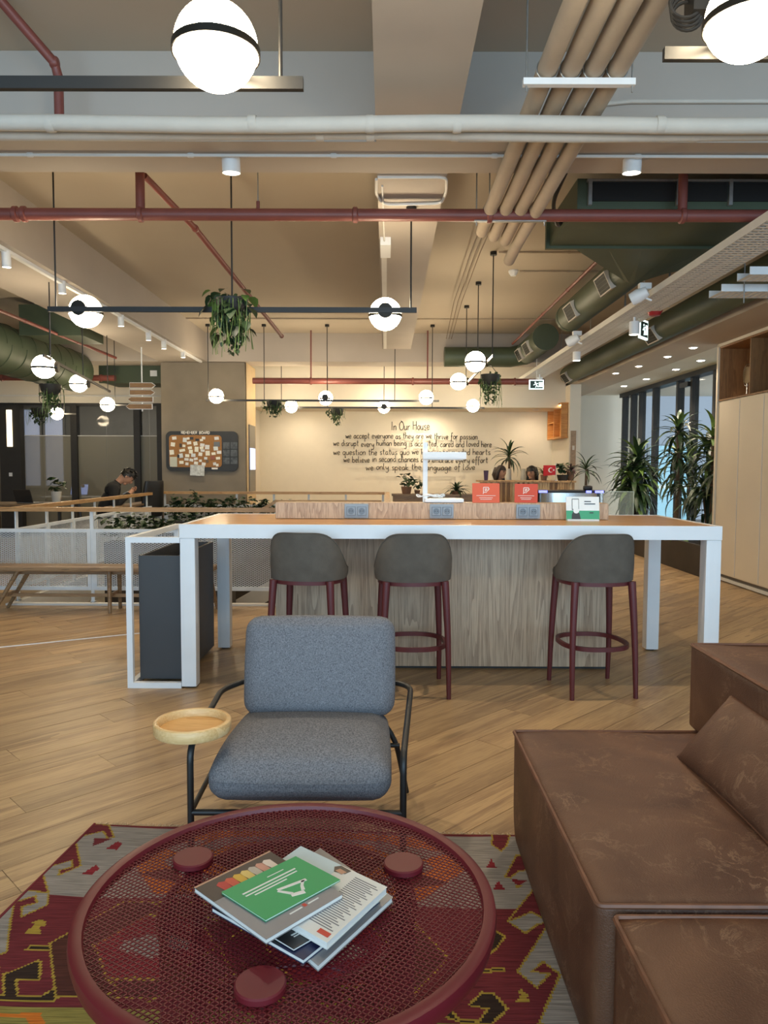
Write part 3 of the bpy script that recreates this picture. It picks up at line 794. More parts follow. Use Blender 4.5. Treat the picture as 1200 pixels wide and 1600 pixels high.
def hoop(R, z, r, m, name):
    obj(name, MB().tube([(TC.x+R*math.cos(2*PI*j/64), TC.y+R*math.sin(2*PI*j/64), z) for j in range(64)], r, 8, closed=True), m, ct, True)
hoop(DR, .385, .007, M_tbl, 'drum_hoop'); hoop(DR, .040, .007, M_tbl, 'drum_hoop')
for k, (dx, dy) in enumerate(((-.476, 1.782), (.046, 1.76), (-.233, 1.334))):
    c = Vector((dx, dy)); d = (c-TC).normalized(); 
    obj('disc', MB().lathe([(.0001, .414), (.046, .414), (.049, .411), (.049, .401), (.0001, .401)][::-1], (c.x, c.y, 0), 32), M_tbl, ct, True)
    q = TC + d*DR
    obj('leg', MB().cyl((q.x, q.y, .012), (q.x, q.y, .40), .013, 12), M_tbl, ct, True)

# ---------------------------------------------------------------- magazines
def quad(pA, pB, pD, z):
    """left, top and bottom corners seen in the photo; the fourth closes the rectangle"""
    A, B, D = (atz(*p, z) for p in (pA, pB, pD)); return [(A.x, A.y), (D.x, D.y), (B.x+D.x-A.x, B.y+D.y-A.y), (B.x, B.y)]
def lerp2(q, s, t):
    A, D, Cc, B = (Vector(p) for p in q); return A + (B-A)*s + (D-A)*t
def magazine(name, label, q, z0, z1, cover, pages, group='magazines on the coffee table'):
    cx = sum(p[0] for p in q)/4; cy = sum(p[1] for p in q)/4
    t = thing(name, label, 'magazine', (cx, cy, z0), group=group)
    sh = [(cx+(x-cx)*.985, cy+(y-cy)*.985) for x, y in q]
    obj('pages', MB().prism(sh, z0+.0008, z1-.0008), pages, t)
    cv = obj('cover', MB().prism(q, z1-.0008, z1).prism(q, z0, z0+.0008), cover, t)
    return t, cv
def patch(par, q, s0, s1, t0, t1, z, m, name, poly=None):
    pts = poly or [(s0, t0), (s0, t1), (s1, t1), (s1, t0)]
    pp = [lerp2(q, s, t) for s, t in pts]
    obj(name, MB().prism([(p.x, p.y) for p in pp], z, z+.0004), m, par)
M_paper = mat('paper_edge', 'D8D4CC', .7, var=.1, scale=60, stretch=(1, 1, 20)); M_pg = mat('magazine_white', 'DAD9D4', .45, var=.04)
M_navy = mat('navy_cover', '22284A', .35); M_blackc = mat('black_cover', '2A2A2B', .35); M_greyc = mat('grey_cover', '8A8686', .3, var=.08); M_brownc = mat('brown_cover', '4A403B', .3, var=.15, scale=12)
M_grn = mat('green_cover', '2E9A5C', .4, var=.02); M_skin_p = mat('print_skin', 'B98D72', .5); M_txt = mat('print_grey', '77777A', .6); M_blu = mat('print_blue', 'B9CBD2', .5); M_redp = mat('print_red', 'C1402F', .5)
zt = .409
q1 = quad((382, 1408), (500, 1325), (497, 1509), zt+.012)
magazine('magazine', 'bottom magazine with pale page edges, lowest of the stack', q1, zt, zt+.012, M_greyc, M_paper)
q2 = quad((330, 1418), (455, 1340), (474, 1500), zt+.022)
t2, c2 = magazine('magazine', 'navy blue magazine low in the stack, its blue corner showing', q2, zt+.0125, zt+.022, M_navy, M_paper)
patch(c2, q2, 0, .35, .05, .75, zt+.022, M_blackc, 'dark_panel')
q3 = quad((424, 1462), (470, 1437), (459, 1483), zt+.028)
t3, c3 = magazine('leaflet', 'small black leaflet poking out from under the white magazine', q3, zt+.0235, zt+.028, M_blackc, M_paper)
patch(c3, q3, .35, .75, .40, .46, zt+.028, M_pg, 'print_line'); patch(c3, q3, .35, .65, .52, .56, zt+.028, M_pg, 'print_line')
q4 = quad((370, 1392), (470, 1322), (511, 1473), zt+.044)
t4, c4 = magazine('magazine', 'white magazine with a portrait on its cover, right side of the stack', q4, zt+.029, zt+.044, M_pg, M_paper)
patch(c4, q4, .55, 1, .0, .5, zt+.044, M_blu, 'cover_photo')
patch(c4, q4, 0, 0, 0, 0, zt+.0444, M_brownc, 'portrait_hair', [(.93, .46), (.99, .50), (.98, .62), (.90, .60), (.86, .5)])
patch(c4, q4, 0, 0, 0, 0, zt+.0448, M_skin_p, 'portrait_face', [(.88, .50), (.94, .52), (.93, .60), (.87, .58)])
for k in range(26):
    patch(c4, q4, .14+.031*k, .14+.031*k+.012, .70, .96 - .03*(k % 3), zt+.044, M_txt, 'text_line')
patch(c4, q4, .05, .11, .86, .97, zt+.0442, M_redp, 'logo_block')
q5 = quad((303, 1387), (421, 1330), (416, 1468), zt+.055)
t5, c5 = magazine('magazine', 'brown and grey magazine with a colourful cover photo under the green booklet', q5, zt+.045, zt+.055, M_greyc, M_paper)
patch(c5, q5, .0, 1, .0, .30, zt+.055, M_brownc, 'dark_band'); patch(c5, q5, 0, 1, 0, .02, zt+.0556, M_skin_p, 'spine_strip')
cols = ['B33A34', 'C0503A', 'C9A13A', 'D3B768', 'B7AA9A', 'C58E7A', 'D8C7B8']
for k, c in enumerate(cols):
    s = .18 + .10*k
    patch(c5, q5, 0, 0, 0, 0, zt+.0556, mat('cover_colour_%d' % k, c, .5), 'photo_figure', [(s, .12), (s+.05, .09), (s+.11, .12), (s+.10, .27), (s+.02, .26)])
patch(c5, q5, .58, .62, .86, .90, zt+.055, M_redp, 'logo'); patch(c5, q5, .40, .56, .88, .895, zt+.055, M_pg, 'print_line'); patch(c5, q5, .64, .78, .88, .895, zt+.055, M_pg, 'print_line')
q6 = quad((346, 1394), (462, 1338), (415, 1438), zt+.060)
t6, c6 = magazine('booklet', 'bright green booklet with white robot arm icon on top of the magazines', q6, zt+.0562, zt+.0605, M_grn, M_paper)
zz = zt+.0605
patch(c6, q6, .20, .62, .40, .425, zz, M_pg, 'print_line'); patch(c6, q6, .12, .82, .26, .29, zz, M_pg, 'print_line'); patch(c6, q6, .12, .80, .335, .36, zz, M_pg, 'print_line')
patch(c6, q6, .50, .72, .16, .175, zz, M_pg, 'print_line')
for pl in ([(.42, .52), (.76, .60), (.75, .66), (.41, .57)], [(.42, .56), (.50, .76), (.46, .78), (.39, .58)], [(.46, .76), (.60, .82), (.58, .90), (.44, .83)], [(.74, .62), (.66, .72), (.62, .82), (.58, .80), (.63, .70), (.70, .61)]):
    patch(c6, q6, 0, 0, 0, 0, zz, M_pg, 'robot_arm_icon', pl)

# ================================================================ grey armchair
m, nt, b = _nt('grey_tweed'); MATS['grey_tweed'] = m; N = nt.nodes.new; L = nt.links.new
tc = N('ShaderNodeTexCoord'); outs = []
for sc in ((600, 150, 150), (150, 150, 600)):
    mp = N('ShaderNodeMapping'); mp.inputs['Scale'].default_value = sc; L(tc.outputs['Object'], mp.inputs[0])
    ns = N('ShaderNodeTexNoise'); ns.inputs['Scale'].default_value = 1.; ns.inputs['Detail'].default_value = 2; L(mp.outputs[0], ns.inputs['Vector']); outs.append(ns)
ad = N('ShaderNodeMath'); ad.operation = 'ADD'; L(outs[0].outputs[0], ad.inputs[0]); L(outs[1].outputs[0], ad.inputs[1])
r = N('ShaderNodeValToRGB'); r.color_ramp.elements[0].position = .78; r.color_ramp.elements[1].position = 1.22
r.color_ramp.elements[0].color = lin('5C5C61')+(1,); r.color_ramp.elements[1].color = lin('85868A')+(1,)
sc_ = N('ShaderNodeMath'); sc_.operation = 'MULTIPLY'; sc_.inputs[1].default_value = 1.; L(ad.outputs[0], sc_.inputs[0])
mr = N('ShaderNodeMapRange'); mr.inputs[1].default_value = .7; mr.inputs[2].default_value = 1.3; L(sc_.outputs[0], mr.inputs[0])
r.color_ramp.elements[0].position = .2; r.color_ramp.elements[1].position = .8
L(mr.outputs[0], r.inputs[0]); L(r.outputs[0], b.inputs['Base Color']); b.inputs['Roughness'].default_value = .95; b.inputs['Specular IOR Level'].default_value = .2
bp2 = N('ShaderNodeBump'); bp2.inputs['Strength'].default_value = .35; bp2.inputs['Distance'].default_value = .002; L(ad.outputs[0], bp2.inputs['Height']); L(bp2.outputs[0], b.inputs['Normal'])
M_tweed = m
AX = -.285
ac = thing('armchair', 'grey tweed armchair with thin black frame and round side tray', 'armchair', (AX, 2.75, 0))
# local frame through world coordinates: front at y 2.42, back at y 3.06
def seat_fn(p):
    x, y, z = p
    f = (-y/.33)                      # 1 at the front edge
    z += -.05*max(0, -f)*.6           # sinks towards the back
    z -= .030*max(0, f)**3*(1 if z > 0 else -.2)
    x *= 1 + .035*max(0, f)
    return (x, y, z)
obj('seat', MB().rbox((AX-.005, 2.73, .325), (.60, .66, .155), .062, 16, (0.01, .015, .022), fn=seat_fn), M_tweed, ac, 80)
Rb = Matrix.Rotation(math.radians(-12), 3, 'X')
obj('backrest', MB().rbox((AX+.015, 3.02, .560), (.615, .125, .40), .058, 16, (.004, .018, .006), M=Rb,
    fn=lambda p: (p[0], p[1] - .02*(1-(p[0]/.31)**2), p[2])), M_tweed, ac, 80)
XL, XR, YF, YR, ZA, ZR, tr_ = -.655, .062, 2.43, 3.10, .47, .215, .0115
def smooth_path(pts, rad=.05, n=5):
    out = []; pts = [Vector(p) for p in pts]
    for i, p in enumerate(pts):
        if i in (0, len(pts)-1): out.append(p); continue
        a, b = (pts[i-1]-p), (pts[i+1]-p); ra = min(rad, a.length*.45, b.length*.45)
        s, e = p+a.normalized()*ra, p+b.normalized()*ra
        for k in range(n+1):
            t = k/n; out.append(s*(1-t)**2 + p*2*t*(1-t) + e*t*t)
    return out
for sx, X in ((-1, XL), (1, XR)):
    zt_ = ZA if sx > 0 else .478
    path = [(X, YF, 0.012), (X, YF, zt_-.06 if sx > 0 else zt_-.005), (X+sx*.045, YR-.08, zt_+.005), (X+sx*.03-sx*.12, YR-.01, zt_+.01), (X-sx*.19, YR-.03, zt_+.02)]
    if sx < 0:
        path = [(X, YF, 0.012), (X, YF, .44), (X, YF+.12, .456), (X-.02, YR-.10, .462), (X+.08, YR-.01, .48), (X+.19, YR-.03, .49)]
    fr_ = obj('arm_frame', MB().tube(smooth_path(path, .06), tr_, 10), M_black, ac, True)
    obj('glide', MB().cyl((X, YF, .0115), (X, YF, .022), .016, 12), M_black, fr_)
    obj('rear_leg', MB().tube(smooth_path([(X+sx*.03, YR-.03, 0), (X-sx*.02, YR-.05, .25), (X-sx*.19, YR-.04, .44)], .08), tr_, 10), M_black, ac, True)
    obj('back_strut', MB().tube([(AX+.02+sx*.205, 2.98, .24), (AX+.02+sx*.205, 3.06, .62)], .010, 8), M_black, ac, True)
    obj('side_rail', MB().cyl((X, YF, ZR), (X+sx*.02, YR-.04, ZR-.01), .0095, 8), M_black, ac, True)
obj('front_rail', MB().cyl((XL, YF, ZR), (XR, YF, ZR), .0105, 10), M_black, ac, True)
obj('rear_rail', MB().cyl((XL, YR-.06, ZR), (XR, YR-.06, ZR), .0095, 10), M_black, ac, True)
M_tray = wood('beech_tray', 'C48D4C', 'DDAE6E', 'x', 2.2, .4, bands=4, rnd=False); M_trim = wood('beech_rim', 'CFA468', 'E3C08A', 'x', 2., .4, bands=3, rnd=False)
tx, ty = -.664, 2.50
tray = obj('tray', MB().lathe([(.0001, .474), (.118, .474), (.118, .484), (.0001, .484)], (tx, ty, 0), 48), M_tray, ac, True)
obj('tray_rim', MB().lathe([(.111, .469), (.127, .469), (.131, .474), (.131, .506), (.127, .510), (.117, .510), (.113, .505), (.111, .484), (.111, .469)], (tx, ty, 0), 64), M_trim, tray, 50)

# ================================================================ leather sofa
m, nt, b = _nt('brown_leather'); MATS['brown_leather'] = m; N = nt.nodes.new; L = nt.links.new
tc = N('ShaderNodeTexCoord')
n1 = N('ShaderNodeTexNoise'); n1.inputs['Scale'].default_value = 3.2; n1.inputs['Detail'].default_value = 5; n1.inputs['Distortion'].default_value = .8; L(tc.outputs['Object'], n1.inputs['Vector'])
r1 = N('ShaderNodeValToRGB'); r1.color_ramp.elements[0].position = .3; r1.color_ramp.elements[1].position = .75
r1.color_ramp.elements[0].color = lin('4E3022')+(1,); r1.color_ramp.elements[1].color = lin('74503A')+(1,); L(n1.outputs[0], r1.inputs[0])
n2 = N('ShaderNodeTexNoise'); n2.inputs['Scale'].default_value = 7.; n2.inputs['Detail'].default_value = 8; n2.inputs['Roughness'].default_value = .7; n2.inputs['Distortion'].default_value = .9; L(tc.outputs['Object'], n2.inputs['Vector'])
# fine pale scuffs where the noise crosses its middle value
sb = N('ShaderNodeMath'); sb.operation = 'SUBTRACT'; sb.inputs[1].default_value = .5; L(n2.outputs[0], sb.inputs[0])
ab = N('ShaderNodeMath'); ab.operation = 'ABSOLUTE'; L(sb.outputs[0], ab.inputs[0])
r2 = N('ShaderNodeValToRGB'); r2.color_ramp.elements[0].position = .0; r2.color_ramp.elements[1].position = .022
r2.color_ramp.elements[0].color = (1, 1, 1, 1); r2.color_ramp.elements[1].color = (0, 0, 0, 1); L(ab.outputs[0], r2.inputs[0])
n3 = N('ShaderNodeTexNoise'); n3.inputs['Scale'].default_value = 4.5; n3.inputs['Detail'].default_value = 2; L(tc.outputs['Object'], n3.inputs['Vector'])
r3 = N('ShaderNodeValToRGB'); r3.color_ramp.elements[0].position = .44; r3.color_ramp.elements[1].position = .72
r3.color_ramp.elements[0].color = (0, 0, 0, 1); r3.color_ramp.elements[1].color = (.62, .62, .62, 1); L(n3.outputs[0], r3.inputs[0])
mu = N('ShaderNodeMath'); mu.operation = 'MULTIPLY'; L(r2.outputs[0], mu.inputs[0]); L(r3.outputs[0], mu.inputs[1])
mx = N('ShaderNodeMix'); mx.data_type = 'RGBA'; L(mu.outputs[0], mx.inputs[0]); L(r1.outputs[0], mx.inputs[6]); mx.inputs[7].default_value = lin('A98668')+(1,)
L(mx.outputs[2], b.inputs['Base Color']); b.inputs['Roughness'].default_value = .5; b.inputs['Specular IOR Level'].default_value = .4
vo = N('ShaderNodeTexVoronoi'); vo.inputs['Scale'].default_value = 260.; L(tc.outputs['Object'], vo.inputs['Vector'])
ad = N('ShaderNodeMath'); ad.operation = 'ADD'; L(vo.outputs['Distance'], ad.inputs[0]); L(n2.outputs[0], ad.inputs[1])
bp2 = N('ShaderNodeBump'); bp2.inputs['Strength'].default_value = .25; bp2.inputs['Distance'].default_value = .003; L(ad.outputs[0], bp2.inputs['Height']); L(bp2.outputs[0], b.inputs['Normal'])
M_leath = m
M_edge = mat('worn_leather_edge', '6E4630', .5, var=.25, scale=14)
def module(par, name, x0, x1, y0, y1, z0, z1, r=.013, bulge=(.012, .012, .02), taper=.03, n=18):
    cx, cy, cz = (x0+x1)/2, (y0+y1)/2, (z0+z1)/2; sx, sy, sz = x1-x0, y1-y0, z1-z0
    def fn(p):
        t = max(0, (-p[2]/sz)-.15)         # pulled in towards the floor
        return (p[0] - math.copysign(taper*t*t*2, p[0]), p[1] - math.copysign(taper*t*t*2, p[1]), p[2] + .006*math.sin(p[0]*9+1)*math.sin(p[1]*7) * (1 if p[2] > 0 else 0))
    o = obj(name, MB().rbox((cx, cy, cz), (sx, sy, sz), r, n, bulge, fn=fn), M_leath, par, 80)
    e = .006; zt = z1-.010
    def rim(z, ins):
        rr_ = .012; pts = []
        for (ax, ay, a0) in ((x1-ins-rr_, y1-ins-rr_, 0), (x0+ins+rr_, y1-ins-rr_, PI/2), (x0+ins+rr_, y0+ins+rr_, PI), (x1-ins-rr_, y0+ins+rr_, 1.5*PI)):
            for k in range(5):
                a = a0 + PI/2*k/4; pts.append((ax+rr_*math.cos(a), ay+rr_*math.sin(a), z))
        return pts
    obj('piping', MB().tube(rim(z1-.004, .001), .0062, 6, closed=True), M_edge, o, True)
    for sx_ in (x0+.009, x1-.009):
        for sy_ in (y0+.009, y1-.009): obj('corner_seam', MB().tube([(sx_, sy_, z1-.02), (sx_, sy_, z1-.16)], .0045, 6), M_edge, o, True)
    return o
sof = thing('modular_sofa', 'low brown leather modular sofa at the right edge of the rug', 'sofa', (1.0, 1.9, 0))
module(sof, 'seat_module', .470, 1.48, 1.575, 2.66, .012, .42)
module(sof, 'backrest', 1.125, 1.55, 1.40, 2.70, .425, .735, bulge=(.01, .01, .012), taper=0)
module(sof, 'seat_module', .495, 1.50, .55, 1.545, .012, .415)
for x, y in ((.6, 1.65), (.6, 2.55), (1.4, 1.65), (1.4, 2.55), (.6, .65), (1.4, .65), (.6, 1.47), (1.4, 1.47)):
    obj('foot', MB().cyl((x, y, 0), (x, y, .03), .025, 12), M_black, sof)
# loose cushion leaning on the backrest
cu_c = Vector((1.052, 2.08, .540))
def cush(p):
    x, y, z = p; u, v = x/.14, y/.29
    k = max(0, 1-abs(u)**2.4)**.5*max(0, 1-abs(v)**2.4)**.5
    pinch = 1 - .10*(1-abs(u))*abs(v)**2
    return (x*(1-.07*(1-abs(v)**2)*abs(u)), y*(1-.07*(1-abs(u)**2)*abs(v)), math.copysign(.004 + .055*k, z))
Rc = Matrix.Rotation(math.radians(2), 3, 'Z') @ Matrix.Rotation(math.radians(-50), 3, 'Y')
cs = thing('cushion', 'small brown leather cushion leaning against the sofa backrest', 'cushion', cu_c)
obj('cover', MB().rbox(cu_c, (.28, .58, .08), .002, 18, M=Rc, fn=cush), M_leath, cs, 80)
pp = []
for k in range(80):
    t = k/20; sd = int(t); f = (t-sd)*2-1
    u, v = ((f, -1), (1, f), (-f, 1), (-1, -f))[sd % 4]
    x, y = u*.14*(1-.07*(1-abs(v)**2)*1), v*.29*(1-.07*(1-abs(u)**2)*1)
    pp.append(cu_c + Rc @ Vector((x, y, 0)))
obj('piping', MB().tube(pp, .0055, 6, closed=True), M_edge, cs, True)
# ================================================================ pendant lights
M_globe = emis('opal_globe', (1.0, .82, .55), GLOBE)
M_bronze = mat('dark_bronze', '2C2924', .35, .6, var=.1)
GR = .112
globe_me = None
def globe(par, c, hub=None):
    """opal globe with a bronze band round its middle, carried from the bar by a disc"""
    global globe_me
    c = Vector(c)
    if globe_me is None:
        globe_me = mesh_of(MB().sphere((0, 0, 0), GR, 32, 20), 'opal_globe', M_globe, 180)
    g = inst(globe_me, 'globe', par, c); ORIG[g.name] = c
    prof = [(GR+.002, -.012), (GR+.006, -.012), (GR+.006, .008), (GR+.002, .008), (GR+.002, -.012)]
    b = MB(); n = 40; vs = [(c.x+r*math.cos(2*PI*j/n), c.y+r*math.sin(2*PI*j/n), c.z-.012+z) for r, z in prof for j in range(n)]
    b.add(vs, [(i*n+j, i*n+(j+1) % n, (i+1)*n+(j+1) % n, (i+1)*n+j) for i in range(len(prof)-1) for j in range(n)])
    obj('band', b, M_bronze, g, 50)
    if hub is not None:
        d = (Vector(hub)-c); d.z = 0
        if d.length > .01:
            d.normalize(); p = c + d*(GR*.90); q = c + d*(GR+.02)
            obj('hub', MB().tube([p, q], .052, 20), M_bronze, g, True)
    return g
def rod_canopy(par, x, y, z0, z1=ZC, can=True, r=.006):
    ro = obj('rod', MB().cyl((x, y, z0), (x, y, z1), r, 8), M_black, par, True)
    if can: obj('canopy', MB().lathe([(.0001, 0), (.035, 0), (.035, .035), (.0001, .035)], (x, y, z1-.035), 16), M_black, ro, True)
def pendant(label, a, b, rods, globes, w=.035, group='globe pendants on black bars'):
    """a, b: bar ends; rods: fractions along the bar; globes: centres"""
    a, b = Vector(a), Vector(b); c = (a+b)/2
    t = thing('globe_pendant', label, 'pendant light', (c.x, c.y, c.z), group=group)
    obj('bar', MB().bar(a, b, w*.55, w), M_black, t)
    for f in rods:
        p = a + (b-a)*f; zc = ZC
        if 4.10 < p.y < 4.52 or (-.06 < p.x < .36 and p.y < 11.1) or 12.45 < p.y < 13.0: zc = ZB
        rod_canopy(t, p.x, p.y, p.z, zc)
    for g in globes:
        g = Vector(g); u = (b-a).normalized(); h = a + u*(g-a).dot(u)
        globe(t, g, h)
    return t
# near left, hanging above the viewer
zb = at(300, 131, 2.20).z; e = at(474, 131, 2.20)
g = at(335, 66, 2.05)
pendant('large near globe pendant on a black bar at the top left', (-1.7, 2.20, zb), (e.x, 2.20, zb), (.955, .1), [(g.x, 2.07, g.z)])
g = at(1176, 18, 2.05); zb2 = at(1176, 60, 2.2).z
pendant('near globe pendant cut by the top right corner of the picture', (g.x-.18, 2.20, g.z-.03), (g.x+1.4, 2.20, g.z-.03), (.6,), [(g.x, 2.07, g.z)])
# middle bar over the high table
YM = 5.10
zb = at(362, 484, YM).z; a, b = at(75, 482, YM), at(651, 488, YM)
g1, g2 = at(133, 480, YM+.12), at(602, 486, YM+.12)
ta = pendant('long black bar pendant with two globes above the high table', (a.x, YM, zb), (b.x, YM, zb), (.022, .5, .984), [(g1.x, YM+.13, zb+.012), (g2.x, YM+.13, zb+.0)])
# far bars in front of the lettered wall
def far_bar(px0, px1, py, Y, gl, rods, label):
    z = at((px0+px1)/2, py, Y).z; a, b = at(px0, py, Y), at(px1, py, Y)
    return pendant(label, (a.x, Y, z), (b.x, Y, z), rods, [(at(px, qy, Y+dy).x, Y+dy, at(px, qy, Y+dy).z) for px, qy, dy in gl], .03)
far_bar(322, 686, 626, 11.7, [(338, 619, -.13), (509, 622, .13), (666, 621, -.13)], (.01, .25, .52, .81, .97), 'far bar pendant of three globes, left one before the concrete column')
far_bar(430, 757, 637, 13.35, [(455, 635, -.13), (600, 636, .13), (739, 634, -.13)], (.03, .25, .52, .75, .98), 'farthest bar pendant of three globes close to the lettered wall')
# bar running away on the right
X = 1.1; zE = 2.53
pendant('globe pendant on a bar running away, right of the ceiling beam', (X, 7.7, zE), (X, 10.4, zE), (.03, .49, .97), [(X-.125, 8.2, zE+.01), (X-.125, 10.1, zE+.01)], .03)
# left group over the stair
a = at(80, 586, 7.2); b = at(150, 607, 9.9)
g1, g2 = at(69, 573, 7.2), at(123, 599, 9.6)
pendant('left globe pendant of two lamps over the stair opening', (g1.x+.13, 6.9, 2.40), (g2.x+.18, 10.2, 2.40), (.08, .5, .95), [g1, g2], .03)
for px, py, Y, lab in ((168, 632, 11.9, 'single globe pendant right of the left pair, beside the arrow signs'), (89, 646, 13.4, 'smallest globe pendant, added for a glow at the glass meeting room')):  # the second globe is added for a glow in the glass
    g = at(px, py, Y)
    pendant(lab, (g.x-.14, Y+.12, g.z), (g.x+.3, Y+.12, g.z), (.5,), [g], .025)

# ================================================================ spots and downlights
M_lens = emis('lamp_lens', (1.0, .88, .68), 9.0)
def can_light(name, label, c, r=.045, h=.12, tilt=0., group=None, stem=None, power=0, ang=95, aim=None, arm=None):
    c = Vector(c); t = thing(name, label, 'spotlight', c, group=group)
    R = Matrix.Rotation(tilt, 3, 'X')
    obj('housing', MB().lathe([(r*.90, -h/2+.004), (r, -h/2), (r, h/2), (.0001, h/2)], c, 20, M=R), M_white, t, True)
    obj('lens', MB().lathe([(.0001, -.002), (r*.9, -.002), (r*.9, 0), (.0001, 0)], c + R @ Vector((0, 0, -h/2+.004)), 20, M=R), M_lens, t)
    if stem: obj('stem', MB().cyl((c.x, c.y, c.z+h*.3), (c.x, c.y, stem), .012, 8), M_white, t)
    if arm: obj('mounting_plate', MB().lathe([(.0001, -.008), (.05, -.008), (.05, .008), (.0001, .008)], (c.x-arm, c.y, c.z+h*.42), 20), M_white, t, True)
    if power:
        spot('spot_light', c + Vector((0, 0, -h/2-.03)), power, ang, aim=aim)
    return t
for px, py, lab in ((361, 252, 'white cylinder spot under the ceiling beam, left one'), (988, 252, 'white cylinder spot under the ceiling beam, right one')):
    c = at(px, py, 4.32)
    can_light('cylinder_spot', lab, c, .052, .13, tilt=.12, group='cylinder spots on the ceiling beam', stem=ZB, power=55, ang=110, arm=.07)
for k, (px, py) in enumerate(((10, 405), (97, 448), (189, 501), (232, 524), (256, 538), (286, 552))):
    c = atx(px, py, -3.08)
    can_light('track_spot', '%s white track spot along the left ceiling beam, counted from the left' % ORD[k], c, .035, .13, tilt=.05, group='track spots on the left beam', stem=ZB, power=(26 if k < 4 else 14), ang=90)
tr = thing('lighting_track', 'white lighting track fixed under the left ceiling beam', 'track', (-3.08, 8.4, ZB-.02))
obj('rail', MB().box(-3.10, -3.06, 4.6, 12.4, ZB-.03, ZB), M_white, tr)
obj('feed_box', MB().box(-3.12, -3.04, 4.56, 4.6, ZB-.04, ZB), M_white, tr)
for k, (px, py) in enumerate(((991, 513), (901, 556), (843, 596), (808, 612))):
    c = atx(px, py, 2.50)
    can_light('cylinder_downlight', '%s white cylinder downlight below the cable tray, nearest first' % ORD[k], c, .05, .13, group='cylinder downlights under the cable tray', stem=2.90, power=24, ang=100)
M_down = emis('downlight_glow', (1.0, .90, .72), 14.0)
def downlight(px, py, z, lab, power=0, r=.055):
    c = atz(px, py, z); t = thing('downlight', lab, 'downlight', c, group='recessed downlights in the right hand soffit')
    obj('trim_ring', MB().lathe([(r, -.006), (r+.014, -.006), (r+.016, 0), (r, 0), (r, -.006)], c, 20), M_white, t)
    obj('lamp', MB().lathe([(.0001, -.014), (r*.7, -.012), (r, -.006), (r, -.001), (.0001, -.001)], c, 20), M_down, t)
    if power: spot('downlight_beam', c + Vector((0, 0, -.03)), power, 110)
for k, (px, py) in enumerate(((1083, 543), (1043, 557), (998, 572), (962, 583))): downlight(px, py, 2.90, '%s small downlight in the beige soffit, nearest first' % ORD[k], 22, .045)
for k, (px, py) in enumerate(((1095, 563), (1056, 577), (1010, 592), (975, 603))): downlight(px, py, 2.96, '%s bright downlight in the white entrance ceiling, nearest first' % ORD[k], 55)
for k, X in enumerate((-1.7, .75, 2.9)):
    c = Vector((X, 14.45, 2.50)); t = thing('wall_washer', '%s wall washer over the lettered wall from the left' % ORD[k], 'downlight', c, group='wall washers over the lettered wall')
    obj('trim_ring', MB().lathe([(.05, -.006), (.064, -.006), (.066, 0), (.05, 0), (.05, -.006)], c, 16), M_white, t)
    obj('lamp', MB().lathe([(.0001, -.004), (.05, -.004), (.05, -.001), (.0001, -.001)], c, 16), M_down, t)
    spot('wall_washer_beam', c + Vector((0, -.1, -.03)), (12, 44, 14)[k], 155, aim=(X, 14.75, 1.0), blend=.9)

# ================================================================ pipes
def pipe(name, label, pts, r, m, cat='pipe', group=None, joints=(), jr=1.25, n=14, origin=None):
    pts = [Vector(p) for p in pts]
    t = thing(name, label, cat, origin or pts[0], group=group)
    obj('run', MB().tube(pts, r, n), m, t, True)
    for (p, d) in joints:
        p = Vector(p); d = Vector(d).normalized()*.012
        obj('joint', MB().tube([p-d*1.6, p-d, p+d, p+d*1.6], [r*1.02, r*jr, r*jr, r*1.02], n), m, t, True)
    return t
z1 = at(600, 194, 3.5).z
for k, (Y, z, r, lab) in enumerate(((3.50, z1, .036, 'upper white lagged pipe running across under the ceiling beam'), (3.60, at(600, 208, 3.6).z, .034, 'lower white lagged pipe running across, behind the upper one'))):
    pts = [(-2.6+.35*i, Y+.004*math.sin(i*1.3+k), z+.005*math.sin(i*.9+k*2)) for i in range(16)]
    pipe('lagged_pipe', lab, pts, r, M_wins, group='white lagged pipes', joints=[((x, Y, z), (1, 0, 0)) for x in (-1.55, -.62+k*.3, -.08, .32, 1.25+k*.2)], jr=1.08)
YP = 4.95
zr = at(600, 336, YP).z
xl = at(219, 300, YP).x; xr = at(1067, 300, YP).x
t = pipe('sprinkler_main', 'thick red sprinkler pipe running across the whole ceiling', [(-3.6, YP, zr), (3.08, YP, zr)], .039, M_red, joints=[((x, YP, zr), (1, 0, 0)) for x in (at(25, 338, YP).x, at(38, 338, YP).x, xl, at(555, 336, YP).x, at(765, 336, YP).x, xr)], jr=1.3, origin=(0, YP, zr))
for x in (xl, xr): obj('riser', MB().cyl((x, YP, zr), (x, YP, ZC), .030, 12), M_red, t, True)
for x in (at(403, 300, YP).x, at(765, 300, YP).x):
    h_ = obj('hanger', MB().cyl((x, YP, zr+.035), (x, YP, zr+.085), .012, 8), M_red, t, True)
    obj('hanger_rod', MB().cyl((x, YP, zr+.085), (x, YP, ZC), .004, 6), M_galv, h_)
